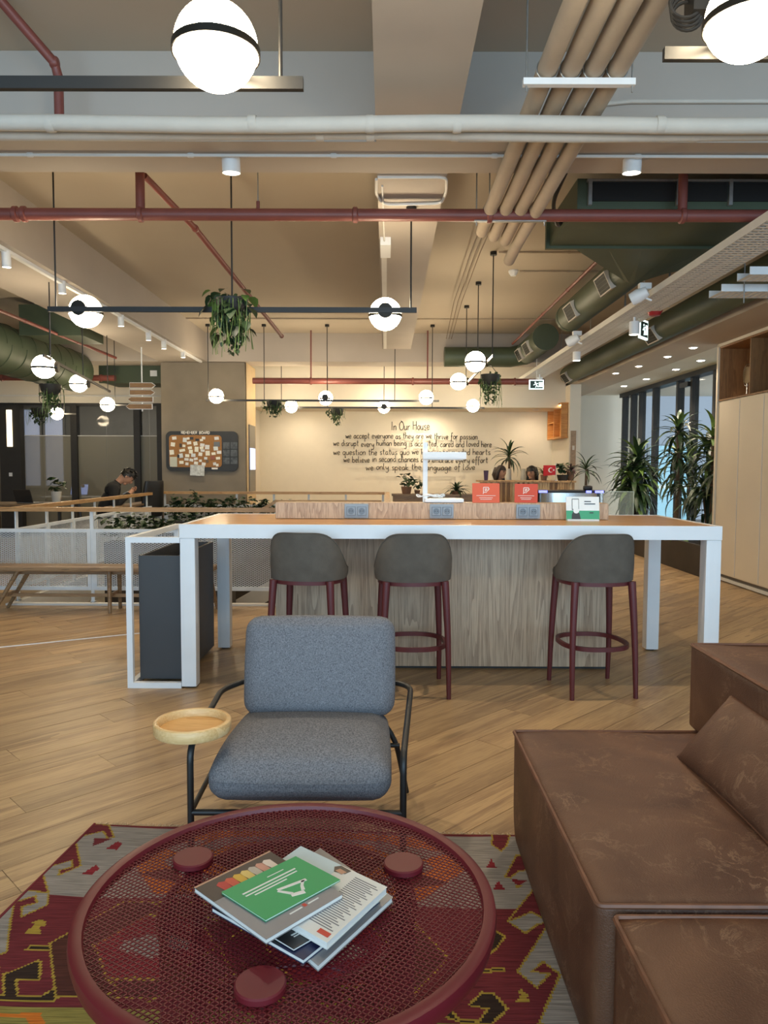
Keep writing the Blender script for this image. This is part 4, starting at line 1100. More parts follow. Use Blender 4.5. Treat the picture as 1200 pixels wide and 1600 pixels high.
# branch pipes of the sprinkler
a = at(228, 275, 5.05); b = at(305, 357, 5.7); c = at(440, 525, 9.2)
pipe('sprinkler_branch', 'thin red sprinkler branch running back over the hanging plant', [(a.x, 5.02, 3.30), (b.x, b.y, b.z), (c.x, c.y, c.z)], .022, M_red, joints=[(b, (0, 1, 0)), (c, (0, 1, 0))])
a, b = at(0, 0, 3.6), at(85, 98, 3.85)
pipe('sprinkler_branch', 'red sprinkler elbow at the top left corner of the ceiling', [(a.x-.5, 3.2, a.z+.5), (a.x, 3.6, a.z), (b.x, 3.85, b.z), (b.x+.01, 3.87, b.z-.06), (b.x+.01, 3.87, 3.06)], .024, M_red, joints=[(b, (1, 0, 0))])
for px0, px1, py, Y, lab in ((395, 850, 595, 12.2, 'far red sprinkler pipe before the lettered wall'), (-40, 180, 590, 12.72, 'far red sprinkler pipe over the meeting rooms at the left')):
    a, b = at(px0, py, Y), at(px1, py, Y)
    fp = pipe('sprinkler_main', lab, [(a.x, Y, a.z), (b.x, Y, a.z)], .05, M_red, joints=[((a.x+(b.x-a.x)*f, Y, a.z), (1, 0, 0)) for f in (.2, .55, .9)])
    for f in (.2, .6): obj('hanger_rod', MB().cyl((a.x+(b.x-a.x)*f, Y, a.z), (a.x+(b.x-a.x)*f, Y, ZC if Y < 12.4 else ZB), .012, 6), M_red, fp)
# four lagged pipes running back, with their trapeze hangers
for k in range(4):
    X = .672 + .098*k; z = 3.055
    pts = [(X+.02, .9, z+.02), (X+.012, 2.2, z+.012), (X, 2.9, z), (X, 5.05+.12*k, z), (X, 5.35+.1*k, z-.01)]
    if k == 3: pts = [(X+.03, .9, z+.05), (X+.01, 2.5, z+.02), (X, 3.0, z), (X, 5.6, z-.02), (X-.01, 5.9, z-.06)]
    pipe('lagged_pipe', ['first', 'second', 'third', 'rightmost'][k] + ' cream lagged pipe of the four running back, from the left', pts, .042, M_insul, group='cream lagged pipes', joints=[((X+.006, 2.65, z+.003), (0, 1, 0)), ((X, 3.25, z), (0, 1, 0)), ((X, 4.9, z), (0, 1, 0))], jr=1.06)
for k, (Y, lab) in enumerate(((3.22, 'white trapeze hanger under the cream pipes, nearer one'), (4.95, 'galvanised trapeze hanger under the cream pipes, farther one'))):
    t = thing('trapeze_hanger', lab, 'pipe hanger', (.82, Y, 3.0), group='trapeze hangers')
    obj('channel', MB().box(.57, 1.04, Y-.015, Y+.015, 2.985, 3.012), M_white if k == 0 else M_galv, t)
    for x in (.585, 1.03): obj('rod', MB().cyl((x, Y, 2.96), (x, Y, ZC), .004, 6), M_galv, t)
    for i in range(4): obj('clamp', MB().tube([(.672+.098*i + .045*math.cos(a), Y, 3.055+.045*math.sin(a)) for a in [j*PI/8 for j in range(-8, 9)]], .003, 5), M_galv, t)
# conduits on the beams
a = at(0, 237, 4.3)
pipe('conduit', 'thin white conduit clipped under the ceiling beam', [(-2.6, 4.25, ZB-.012), (3.0, 4.25, ZB-.012)], .009, M_whitem, joints=[((x, 4.25, ZB-.012), (1, 0, 0)) for x in (-2, -1.1, -.3, .6, 1.4)], jr=1.5, n=8)
pts = [atz(px, py, ZB-.012) for px, py in ((590, 277), (698, 277), (697, 300), (690, 318), (600, 320), (588, 305), (588, 280))]
pipe('conduit', 'looped white conduit under the middle beam, near the red pipe', smooth_path(pts, .06), .009, M_whitem, n=8)
ft = thing('cable_duct', 'narrow white cable duct with junction box along the middle beam', 'conduit', (-.02, 7, ZB-.03))
obj('duct', MB().box(-.045, .0, 5.9, 10.9, ZB-.03, ZB), M_whitem, ft); obj('junction_box', MB().box(-.05, .03, 5.75, 6.1, ZB-.06, ZB), M_white, ft); obj('feed', MB().tube([(-.03, 4.7, ZB-.01), (-.02, 5.75, ZB-.03)], .006, 6), M_whitem, ft)
a, b = at(812, 165, 4.05), at(1200, 128, 4.05)
pipe('conduit', 'thin grey conduit arching across the beam face at the top right', [(.55, 4.08, 3.18), (.95, 4.08, 3.30), (1.3, 4.08, 3.335), (3.0, 4.08, 3.34)], .011, M_wins, n=8)

# ================================================================ green ducts
RL = .175
ah = thing('air_handler', 'dark green fan coil unit with tapered outlet below the right ceiling', 'ventilation unit', (2.4, 5.5, 3.1))
body = obj('casing', MB().box(1.28, 3.10, 5.10, 5.95, 3.12, 3.32), M_green, ah)
xs = [1.36, 1.95, 2.30, 2.64, 3.06]
for i in range(4):
    obj('intake', MB().box(xs[i]+.02, xs[i+1]-.02, 5.085, 5.10, 3.17, 3.29), mat('intake_black', '141414', .8), ah)
    obj('frame_bar', MB().box(xs[i]-.012, xs[i]+.012, 5.07, 5.10, 3.14, 3.31), M_galv, ah)
obj('frame_rail', MB().box(1.34, 3.1, 5.072, 5.10, 3.293, 3.308), M_galv, ah); obj('flange', MB().box(1.25, 3.12, 5.93, 5.97, 3.10, 3.36), M_green, ah)
b = MB(); n = 24; DX, DZ, DRD = 2.28, 3.25, .17
vs = []; 
def on_rect(t):
    P4 = [(3.08, 3.255), (3.08, 3.40), (2.28, 3.40), (1.47, 3.40), (1.47, 3.255), (1.47, 3.11), (2.28, 3.11), (3.08, 3.11)]
    f = t*8; i = int(f) % 8; f -= int(f); p, q = P4[i], P4[(i+1) % 8]; return (p[0]+(q[0]-p[0])*f, p[1]+(q[1]-p[1])*f)
for j in range(n):
    x, z = on_rect(j/n); vs.append((x, 5.95, z))
for j in range(n): vs.append((DX+DRD*math.cos(2*PI*j/n), 6.95, DZ+DRD*math.sin(2*PI*j/n)))
b.add(vs, [(j, n+j, n+(j+1) % n, (j+1) % n) for j in range(n)])
obj('taper', b, M_green, ah)
def grille(par, y, a, l=.34, R=DRD, cx=DX, cz=DZ):
    """slotted outlet on the side of a round duct"""
    d = Vector((math.cos(a), 0, math.sin(a))); tng = Vector((-math.sin(a), 0, math.cos(a)))
    M = Matrix((tng, Vector((0, 1, 0)), -d)).transposed(); c = Vector((cx, y, cz)) + d*(R+.0)
    f = obj('grille', MB().obox(c, .17, l, .05, M), mat('grille_black', '1A1C19', .7), par)
    for k in (-1, 1):
        obj('grille_edge', MB().obox(c + tng*k*.085, .012, l+.02, .056, M), M_wins, f)
    obj('grille_edge', MB().obox(c + Vector((0, -l/2, 0)), .17, .014, .056, M), M_wins, f); obj('grille_edge', MB().obox(c + Vector((0, l/2, 0)), .17, .014, .056, M), M_wins, f)
    for k in range(4): obj('slat', MB().obox(c + tng*(-.055+.036*k), .008, l-.02, .058, M), mat('grille_slat', '2E332B', .6), f)
d1 = thing('round_duct', 'dark green round duct leaving the fan coil unit, with two grilles', 'duct', (DX, 8.0, DZ), group='dark green round ducts')
obj('run', MB().tube([(DX, 6.95, DZ), (DX, 9.35, DZ)], DRD, 32), M_green, d1, True)
obj('collar', MB().tube([(DX, 9.28, DZ), (DX, 9.36, DZ)], DRD+.006, 32), M_green, d1, True)
for y in (7.35, 8.65): grille(d1, y, math.radians(205))
d2 = thing('round_duct', 'dark green round duct with blank end cap, farther back on the right', 'duct', (DX, 11.4, DZ), group='dark green round ducts')
obj('run', MB().tube([(DX, 10.75, DZ), (DX, 12.25, DZ)], DRD+.01, 32), M_green, d2, True)
obj('end_cap', MB().tube([(DX, 10.73, DZ), (DX, 10.78, DZ)], DRD+.018, 32), M_green, d2, True)
obj('elbow', MB().tube([(DX, 12.2, DZ-.02), (DX-.25, 12.28, DZ-.06), (DX-.7, 12.28, DZ-.06), (.95, 12.28, DZ-.06)], [.17, .165, .16, .16], 24), M_green, d2, True)
grille(d2, 11.25, math.radians(205), R=DRD+.01); grille(d2, 11.9, math.radians(205), l=.3, R=DRD+.01)
d3 = thing('round_duct', 'long dark green duct running back beside the beige soffit', 'duct', (3.3, 10, 3.06), group='dark green round ducts')
obj('run', MB().tube([(3.3, 5.1, 3.06), (3.3, 13.55, 3.06)], .155, 28), M_green, d3, True)
grille(d3, 9.0, math.radians(215), R=.155, cx=3.3, cz=3.06); grille(d3, 13.2, math.radians(215), R=.155, cx=3.3, cz=3.06)
d4 = thing('round_duct', 'wide dark green spiral duct over the left side of the hall', 'duct', (-5.2, 11, 2.95), group='dark green round ducts')
obj('run', MB().tube([(-5.2, 8.2, 2.95), (-5.2, 12.42, 2.95)], .33, 36), M_green, d4, True)
for k in range(10): obj('spiral_seam', MB().tube([(-5.2+.333*math.cos(a), 8.4+.40*k+.02*a, 2.95+.333*math.sin(a)) for a in [2*PI*j/36 for j in range(37)]], .006, 5), M_green, d4, True)
bx = thing('duct_box', 'dark green plenum box above the arrow signs at the left', 'duct', (-4.6, 13.2, 3.0)); obj('casing', MB().box(-5.0, -3.95, 13.06, 13.9, 2.85, 3.35), M_green, bx); obj('flange', MB().box(-5.02, -3.93, 13.02, 13.06, 2.83, 3.37), M_green, bx); obj('label_plate', MB().box(-4.12, -4.0, 13.008, 13.02, 2.95, 3.05), M_white, bx)
bx = thing('duct_box', 'dark green fan coil box beyond the spiral duct at the left', 'duct', (-4.6, 10.2, 3.2)); obj('casing', MB().box(-4.82, -4.05, 9.9, 10.7, 3.12, 3.48), M_green, bx); obj('flange', MB().box(-4.84, -4.03, 9.86, 9.90, 3.10, 3.50), M_green, bx)
pipe('sprinkler_branch', 'red sprinkler pipe running back above the spiral duct', [(-4.35, 6.0, 3.12), (-4.35, 12.0, 3.12)], .022, M_red, joints=[((-4.35, y, 3.12), (0, 1, 0)) for y in (7.5, 9, 10.5)])
pipe('sprinkler_branch', 'red sprinkler pipe running back beside the right round ducts', [(2.02, 6.2, 3.36), (2.02, 12.0, 3.36)], .018, M_red, joints=[((2.02, y, 3.36), (0, 1, 0)) for y in (8.4, 9.7, 11.2)])

# ================================================================ cable trays
def tray(name, label, x0, x1, y0, y1, z, along='y', pitch=.055):
    t = thing(name, label, 'cable tray', ((x0+x1)/2, (y0+y1)/2, z), group='white cable trays')
    b = MB()
    if along == 'y':
        k = y0
        while k < y1: b.box(x0, x1, k, k+pitch*.62, z, z+.002); k += pitch
        for i in range(7): b.box(x0+(x1-x0)*i/6-.006, x0+(x1-x0)*i/6+.006, y0, y1, z+.0002, z+.0018)
        for x in (x0, x1): obj('side_wall', MB().box(x-.003, x+.003, y0, y1, z, z+.06), M_whitem, t)
    else:
        k = x0
        while k < x1: b.box(k, k+pitch*.62, y0, y1, z, z+.002); k += pitch
        for i in range(7): b.box(x0, x1, y0+(y1-y0)*i/6-.006, y0+(y1-y0)*i/6+.006, z+.0002, z+.0018)
        for y in (y0, y1): obj('side_wall', MB().box(x0, x1, y-.003, y+.003, z, z+.06), M_white, t)
    o = obj('perforated_base', b, M_whitem, t); o['kind'] = 'stuff'
    return t
t = tray('cable_tray', 'long white perforated cable tray running back along the right', 2.34, 2.65, 4.55, 13.9, 2.90)
for y in (5.03, 7.1, 8.4, 9.8, 11.4, 13.5): obj('hanger_rod', MB().cyl((2.665, y, 2.90), (2.665, y, ZC), .010 if y in (5.03, 7.1, 8.4) else .005, 8), M_galv, t, True)
for i in range(5): obj('cable', MB().tube([(2.40+.045*i+.01*math.sin(k*1.7+i), 4.6+.9*k, 2.912) for k in range(11)], .008, 6), M_whitem if i % 2 else mat('grey_cable', '77746E', .6), t, True)
t = tray('cable_tray', 'short white cable tray branching right towards the cabinets', 2.72, 3.9, 6.12, 6.35, 2.815, 'x')
for x in (2.90, 3.10): obj('hanger_rod', MB().cyl((x, 6.11, 2.72), (x, 6.11, ZC), .005, 6), M_galv, t, True)
t = tray('cable_tray', 'second short tray stub branching right, nearer and higher', 2.72, 3.12, 5.65, 5.85, 2.83, 'x')
obj('hanger_rod', MB().cyl((3.118, 5.64, 2.80), (3.118, 5.64, ZC), .005, 6), M_galv, t, True)
# heads, alarm and exit signs near the tray
for k, (px, py, X, lab) in enumerate(((1000, 461, 2.22, 'white tilted projector spot beside the cable tray, nearer one'), (896, 531, 2.22, 'white tilted projector spot beside the cable tray, farther one'))):
    c = atx(px, py, X); t = thing('projector_spot', lab, 'spotlight', c, group='projector spots by the cable tray')
    R = Matrix.Rotation(1.1, 3, 'Y') @ Matrix.Rotation(.5, 3, 'X')
    obj('body', MB().lathe([(.0001, -.08), (.055, -.08), (.062, -.015), (.042, .07), (.0001, .07)], c, 18, M=R), M_white, t, True)
    obj('yoke', MB().bar(c+Vector((-.02, 0, 0)), c+Vector((.1, 0, -.05)), .03, .015), M_white, t)
    obj('driver', MB().box(c.x-.01, c.x+.09, c.y-.03, c.y+.03, c.z+.05, c.z+.10), M_white, t)
c = atx(1023, 486, 2.62)
t = thing('fire_alarm', 'red fire alarm sounder under the cable tray', 'alarm', c); obj('dome', MB().lathe([(.0001, -.05), (.05, -.045), (.075, 0), (.08, .035), (.0001, .035)], c, 20), mat('alarm_red', 'A0232A', .35), t, True); obj('base', MB().lathe([(.0001, .035), (.06, .035), (.06, .055), (.0001, .055)], c, 20), M_white, t)
def exit_sign(c, w, h, rz, label):
    t = thing('exit_sign', label, 'exit sign', c, rz, 'lit exit signs')
    P = lambda b, n_, m: obj(n_, b, m, t, local=True)
    P(MB().obox((0, 0, 0), w, .02, h, Matrix.Identity(3)), 'panel', emis('exit_white', (.75, 1, .95), 1.2))
    P(MB().obox((0, -.0115, 0), w*.86, .004, h*.78, Matrix.Identity(3)), 'pictogram_field', mat('exit_green', '2F4A44', .4))
    ic = MB(); mk = emis('exit_white', (.75, 1, .95), 1.2)
    f = lambda x, z: Vector((x*w, -.0145, z*h))
    for a, b in (((-.1, .1), (.02, -.05)), ((.02, -.05), (-.06, -.3)), ((.02, -.05), (.12, -.28)), ((-.05, .08), (.1, .12)), ((-.12, .02), (-.2, -.06))): ic.bar(f(*a), f(*b), .012, .003, (0, -1, 0))
    ic.sphere(f(-.08, .22), .012, 8, 6, sy=.3)
    P(ic, 'running_figure', mk); P(MB().obox(f(.28, 0), .05*w/.2, .003, h*.5, Matrix.Identity(3)), 'door_pictogram', mk)
    P(MB().cyl((0, 0, h/2), (0, 0, ZC-c[2]), .007, 8), 'bracket', M_whitem)
c = atx(1005, 515, 2.72); exit_sign(c, .22, .20, math.radians(50), 'lit exit sign turned edge on, below the nearer part of the cable tray')
c = at(838, 601, 11.8); exit_sign(c, .23, .15, 0, 'lit exit sign facing the room at the end of the cable tray')
c = at(802, 430, 8.5); t = thing('smoke_detector', 'small white smoke detector on the right hand ceiling', 'detector', (c.x, 8.5, ZC-.03)); obj('body', MB().lathe([(.0001, -.03), (.03, -.03), (.05, 0), (.05, .03), (.0001, .03)], (c.x, 8.5, ZC-.03), 18), M_white, t, True); obj('ring', MB().lathe([(.05, .012), (.056, .012), (.056, .03), (.05, .03)], (c.x, 8.5, ZC-.03), 18), M_white, t)
# bundled black cable and box next to the near right globe
c = at(1085, 15, 2.5); t = thing('junction_box', 'black junction box with coiled cable beside the near right globe', 'junction box', c)
obj('box', MB().box(c.x-.01, c.x+.14, 2.48, 2.56, c.z-.01, c.z+.12), M_black, t)
for k in range(4): obj('cable_loop', MB().tube([(c.x-.03+.05*math.cos(a)+.006*k, 2.5+.01*k, c.z+.02-.008*k+.045*math.sin(a)) for a in [2*PI*j/20 for j in range(20)]], .006, 6, closed=True), M_black, t, True)

# thin cables and conduits under the right hand bay
t = thing('cable_run', 'three thin brown cables running back under the right ceiling bay', 'cable', (.85, 8, 3.5))
for i in range(3): obj('cable', MB().tube([(.80+.05*i, 5.9, 3.44), (.83+.05*i, 7.5, 3.50+.01*i), (.86+.05*i, 9.6, 3.50), (.95+.04*i, 11.9, 3.42)], .005, 6), mat('brown_cable', '6E5A44', .6), t, True)
for Y, x0, x1, lab in ((7.75, 1.15, 2.6, 'thin conduit crossing the right ceiling bay, nearer one'), (8.5, 1.5, 2.6, 'thin conduit crossing the right ceiling bay, farther one'), (11.2, -3.0, 3.0, 'thin conduit crossing the ceiling before the far beam')):
    pipe('conduit', lab, [(x0, Y, ZC-.012), (x1, Y, ZC-.012)], .009, M_insul, joints=[((x0+(x1-x0)*f, Y, ZC-.012), (1, 0, 0)) for f in (.05, .5, .95)], jr=1.5, n=8)
t = thing('flexible_hose', 'black hose curling beside the green fan coil unit', 'hose', (1.2, 5.0, 3.2))
obj('hose', MB().tube(smooth_path([(1.16, 4.62, 3.58), (1.20, 4.7, 3.40), (1.12, 4.85, 3.22), (1.10, 5.05, 3.14), (1.2, 5.3, 3.06), (1.26, 5.4, 3.16)], .1), .014, 8), M_black, t, True); obj('fitting', MB().sphere((1.16, 4.62, 3.585), .02, 10, 8), M_black, t, True)
# ceiling_cables
# ================================================================ wire lettering
GL = {
 'a': (9, '8,9 4,10 1,7 0,3 3,0 7,3 8,9 8,2 10,0'), 'b': (9, '0,20 0,0;0,6 4,10 8,6 6,0 0,1'), 'c': (8, '8,9 4,10 0,6 1,1 5,0 8,2'),
 'd': (9, '8,9 4,10 0,6 2,0 6,1 8,5;8,20 8,0'), 'e': (8, '0,5 7,6 6,10 2,10 0,5 2,0 8,2'), 'f': (7, '8,18 5,20 3,16 3,-8;0,9 7,9'),
 'g': (9, '8,9 3,10 0,6 2,1 6,2 8,8;8,10 8,-6 4,-10 0,-7'), 'h': (9, '0,20 0,0;0,6 4,10 8,8 8,0'), 'i': (3, '1,10 1,1 3,0;1,14 1,15'),
 'k': (8, '0,20 0,0;7,10 0,4 8,0'), 'l': (4, '0,20 0,2 3,0'), 'm': (13, '0,10 0,0;0,6 3,10 6,8 6,0;6,6 9,10 12,8 12,0'),
 'n': (9, '0,10 0,0;0,6 4,10 8,8 8,0'), 'o': (8, '4,10 0,6 1,1 5,0 8,4 7,9 4,10'), 'p': (9, '0,10 0,-10;0,6 4,10 8,6 6,0 0,2'),
 'q': (9, '8,9 3,10 0,6 2,0 6,1 8,6;8,10 8,-10 10,-7'), 'r': (7, '0,10 0,0;0,5 3,9 7,10'), 's': (7, '7,9 3,10 1,8 3,5 7,3 5,0 0,1'),
 't': (7, '3,18 3,2 6,0;0,12 7,12'), 'u': (9, '0,10 0,3 3,0 7,3 8,10;8,4 8,0'), 'v': (8, '0,10 4,0 8,10'), 'w': (12, '0,10 3,0 6,8 9,0 12,10'),
 'y': (9, '0,10 1,4 5,2 8,8;8,10 8,-4 4,-10 0,-7'), ',': (3, '2,1 0,-4'), "I": (4, '1,20 1,0'), 'O': (14, '7,20 1,15 0,6 5,0 12,3 14,12 10,19 7,20;5,22 9,18'),
 'H': (12, '0,20 0,0;11,20 11,0;0,10 11,11'), 'R': (11, '0,0 0,20 8,20 10,15 8,10 0,10;5,10 10,0'), 'E': (9, '9,20 0,20 0,0 9,0;0,10 7,10'),
 'M': (13, '0,0 0,20 6,8 12,20 12,0'), 'B': (10, '0,0 0,20 7,20 9,15 7,10 0,10;7,10 10,5 7,0 0,0'), 'A': (11, '0,0 5,20 10,0;2,7 8,7'), 'D': (11, '0,0 0,20 6,20 10,14 10,6 6,0 0,0'),
}
def strokes(word):
    out = []; x = 0
    for ch in word:
        w, st = GL[ch]
        for s in st.split(';'): out.append([(x+float(p.split(',')[0]), float(p.split(',')[1])) for p in s.split()])
        x += w + 3
    return out, x-3
def rounded(pts, n=3):
    if len(pts) < 3: return pts
    out = []
    P = [Vector(p) for p in pts]
    for i in range(len(P)-1):
        p0, p1, p2, p3 = P[max(0, i-1)], P[i], P[i+1], P[min(len(P)-1, i+2)]
        for k in range(n):
            t = k/n
            out.append(.5*((2*p1) + (p2-p0)*t + (2*p0-5*p1+4*p2-p3)*t*t + (3*p1-p0-3*p2+p3)*t**3))
    out.append(P[-1]); return out
M_wire = mat('dark_wire', '2A2622', .5)
LY = 14.90
wl = thing('wall_lettering', 'handwritten dark wire lettering standing off the pale back wall', 'lettering', (.7, LY, 1.2))
lines = [(612, 671, 672, 'In Our House'), (540, 746, 685, 'we accept everyone as they are we thrive for passion'),
         (521, 768, 697, 'we disrupt every human being is accepted, cared and loved here'), (521, 766, 710, 'we question the status quo we keep open minded hearts'),
         (537, 762, 722, 'we believe in second chances and embrace every effort'), (572, 742, 734, 'we only speak the language of love')]
rw = random.Random(11)
for (x0, x1, yb, txt) in lines:
    words = txt.split(' '); ws = [strokes(w) for w in words]; gap = 11
    total = sum(w for _, w in ws) + gap*(len(words)-1)
    X0, X1 = at(x0, yb, LY), at(x1, yb, LY); sx = (X1.x-X0.x)/total; sz = .0062 if txt[0] != 'I' else .0085
    cur = X0.x
    for st, w in ws:
        b = MB(); wob = rw.uniform(-.012, .012)
        for s in st:
            pts = [(cur + p[0]*sx, LY, X0.z + wob + p[1]*sz) for p in rounded(s)]
            b.tube(pts, .0068, 4)
        obj('word', b, M_wire, wl); cur += (w+gap)*sx
# ================================================================ pin board on the column
BYc = 12.48
bd = thing('pin_board', 'black framed cork pin board headed REMEMBER BOARD on the concrete column', 'notice board', (-3.1, BYc, 1.3))
def rrect(x0, x1, z0, z1, r, n=6):
    pts = []
    for cx, cz, a0 in ((x1-r, z1-r, 0), (x0+r, z1-r, PI/2), (x0+r, z0+r, PI), (x1-r, z0+r, 1.5*PI)):
        pts += [(cx+r*math.cos(a0+PI/2*k/n), cz+r*math.sin(a0+PI/2*k/n)) for k in range(n+1)]
    return pts
RXY = Matrix(((1, 0, 0), (0, 0, -1), (0, 1, 0)))     # prism z -> -y, prism y -> z
def plate(par, name, poly, y0, y1, m):
    """upright plate seen from the front, from depth y0 (front) to y1"""
    return obj(name, MB().prism(poly, -y1, -y0, M=RXY), m, par)
x0, x1 = at(260, 700, BYc).x, at(372, 700, BYc).x; z0, z1 = at(316, 736, BYc).z, at(316, 674, BYc).z
plate(bd, 'frame', rrect(x0, x1, z0, z1, .09), 12.455, 12.495, mat('board_black', '2C2E30', .5))
cx0, cx1 = at(265, 700, BYc).x, at(347, 700, BYc).x; cz0, cz1 = at(316, 730, BYc).z, at(316, 680, BYc).z
plate(bd, 'cork', rrect(cx0, cx1, cz0, cz1, .06), 12.448, 12.455, mat('cork', 'A27446', .85, var=.15, scale=60))
st, w = strokes('REMEMBER'); st2, w2 = strokes('BOARD')
hx0, hx1 = at(284, 676, BYc).x, at(328, 676, BYc).x; sc = (hx1-hx0)/(w+14+w2); hz = at(300, 678, BYc).z
for s_, off in ((st, 0), (st2, w+14)):
    b = MB()
    for s in s_: b.tube([(hx0+(p[0]+off)*sc, 12.452, hz+p[1]*sc*.85) for p in s], .006, 4)
    obj('heading', b, M_ink, bd)
notes = [(268, 184), (270, 262, ), ]
npx = [(242, 184, 50, 36), (365, 205, 45, 50), (405, 188, 30, 26), (490, 248, 46, 44), (585, 183, 40, 30), (560, 207, 35, 26), (738, 186, 52, 36), (225, 258, 50, 46), (415, 240, 50, 34), (355, 275, 34, 30), (570, 265, 50, 36),
       (425, 298, 48, 30), (503, 315, 46, 60), (562, 298, 44, 28), (628, 290, 52, 52), (728, 305, 52, 46), (213, 350, 50, 55), (335, 328, 66, 30), (436, 342, 44, 44), (574, 330, 46, 28), (633, 360, 50, 56), (767, 350, 52, 36), (702, 366, 48, 30),
       (548, 372, 44, 42), (320, 390, 46, 52), (394, 390, 48, 34), (465, 385, 50, 40), (385, 433, 50, 30), (442, 441, 44, 32), (494, 427, 44, 28), (610, 420, 36, 30), (755, 420, 48, 30), (326, 468, 50, 36), (390, 486, 36, 32), (497, 476, 46, 34), (586, 487, 46, 34), (548, 450, 32, 28), (715, 485, 36, 34), (745, 500, 30, 30)]
rn = random.Random(4); M_note = [mat('note_%d' % k, c, .7) for k, c in enumerate(('EDEBE4', 'E4E4E2', 'F1EEDF', 'DCE2E4'))]
for (zx, zy, zw, zh) in npx:
    c = at(240+zx/7.5, 660+zy/7.5, 12.44); s = BYc/F/7.5; R = Matrix.Rotation(rn.uniform(-.2, .2), 3, 'Y')
    obj('note', MB().obox((c.x, 12.443, c.z), zw*s, .004, zh*s, R), rn.choice(M_note), bd)
for (zx, zy, zw, zh, col) in ((445, 186, 40, 30, '3A3A3C'), (510, 205, 40, 28, '33343A'), (316, 270, 26, 44, '4A4038'), (740, 255, 70, 56, '6C7176'), (692, 415, 50, 44, '9C5A48'), (233, 462, 84, 115, 'C9CBBB'), (628, 455, 30, 34, '6E5A46'), (290, 395, 24, 36, '2E2E30')):
    c = at(240+zx/7.5, 660+zy/7.5, 12.44); s = BYc/F/7.5
    obj('photo_print', MB().box(c.x-zw*s/2, c.x+zw*s/2, 12.440, 12.445, c.z-zh*s/2, c.z+zh*s/2), mat('print_'+col, col, .5), bd)
c = at(308, 735, 12.42); obj('poster', MB().obox((c.x, 12.43, c.z), .24, .006, .18, Matrix.Rotation(.04, 3, 'Y')), mat('poster_paper', 'C9CDCB', .6, var=.25, scale=30), bd)
for r_ in range(3):
    for c_ in range(2):
        c = at(353+c_*12, 696+r_*12, 12.42); obj('display_tile', MB().box(c.x-.055, c.x+.055, 12.448, 12.455, c.z-.055, c.z+.055), mat('tile_grey', '4A4E50', .4, var=.5, scale=20), bd)
c = at(335, 732, 12.43); obj('label', MB().box(c.x-.05, c.x+.05, 12.448, 12.455, c.z-.014, c.z+.014), M_ink, bd)
# slim display on the side of the column
dp = thing('wall_display', 'slim wall display with a blue screen on the side of the column', 'display', (-2.35, 12.9, .95))
obj('casing', MB().box(-2.355, -2.335, 12.70, 13.25, .95, 2.10), mat('display_grey', '77736C', .4), dp); obj('screen', MB().box(-2.335, -2.331, 12.73, 13.22, 1.33, 1.70), emis('screen_blue', (.25, .42, .9), 1.1), dp)
# ================================================================ arrow signs
c = at(222, 620, 11.0)
ar = thing('arrow_signpost', 'hanging wooden arrow signs pointing both ways beside the column', 'sign', (c.x, 11.0, 2.3))
obj('rod', MB().cyl((c.x, 11.0, at(0, 642, 11).z), (c.x, 11.0, ZC), .010, 8), M_white, ar)
M_arw = wood('sign_wood', '7A5C40', '99764F', 'x', 2., .6, bands=5); 
for (xa, xb, yc, dr) in ((203, 242, 602, 1), (203, 241, 613, 1), (200, 238, 624, -1), (197, 237, 635, -1)):
    a, b = at(xa, yc, 10.97), at(xb, yc, 10.97); hh = .034; z = a.z; t_ = .05
    poly = [(a.x, z-hh), (b.x-t_, z-hh), (b.x, z), (b.x-t_, z+hh), (a.x, z+hh)] if dr > 0 else [(a.x+t_, z-hh), (b.x, z-hh), (b.x, z+hh), (a.x+t_, z+hh), (a.x, z)]
    cxm = sum(p[0] for p in poly)/5
    o = plate(ar, 'arrow_board', [(cxm+(x-cxm)*1.04, z+(zz_-z)*1.22) for x, zz_ in poly], 10.975, 10.99, M_white)
    plate(o, 'wood_face', poly, 10.965, 10.975, M_arw)

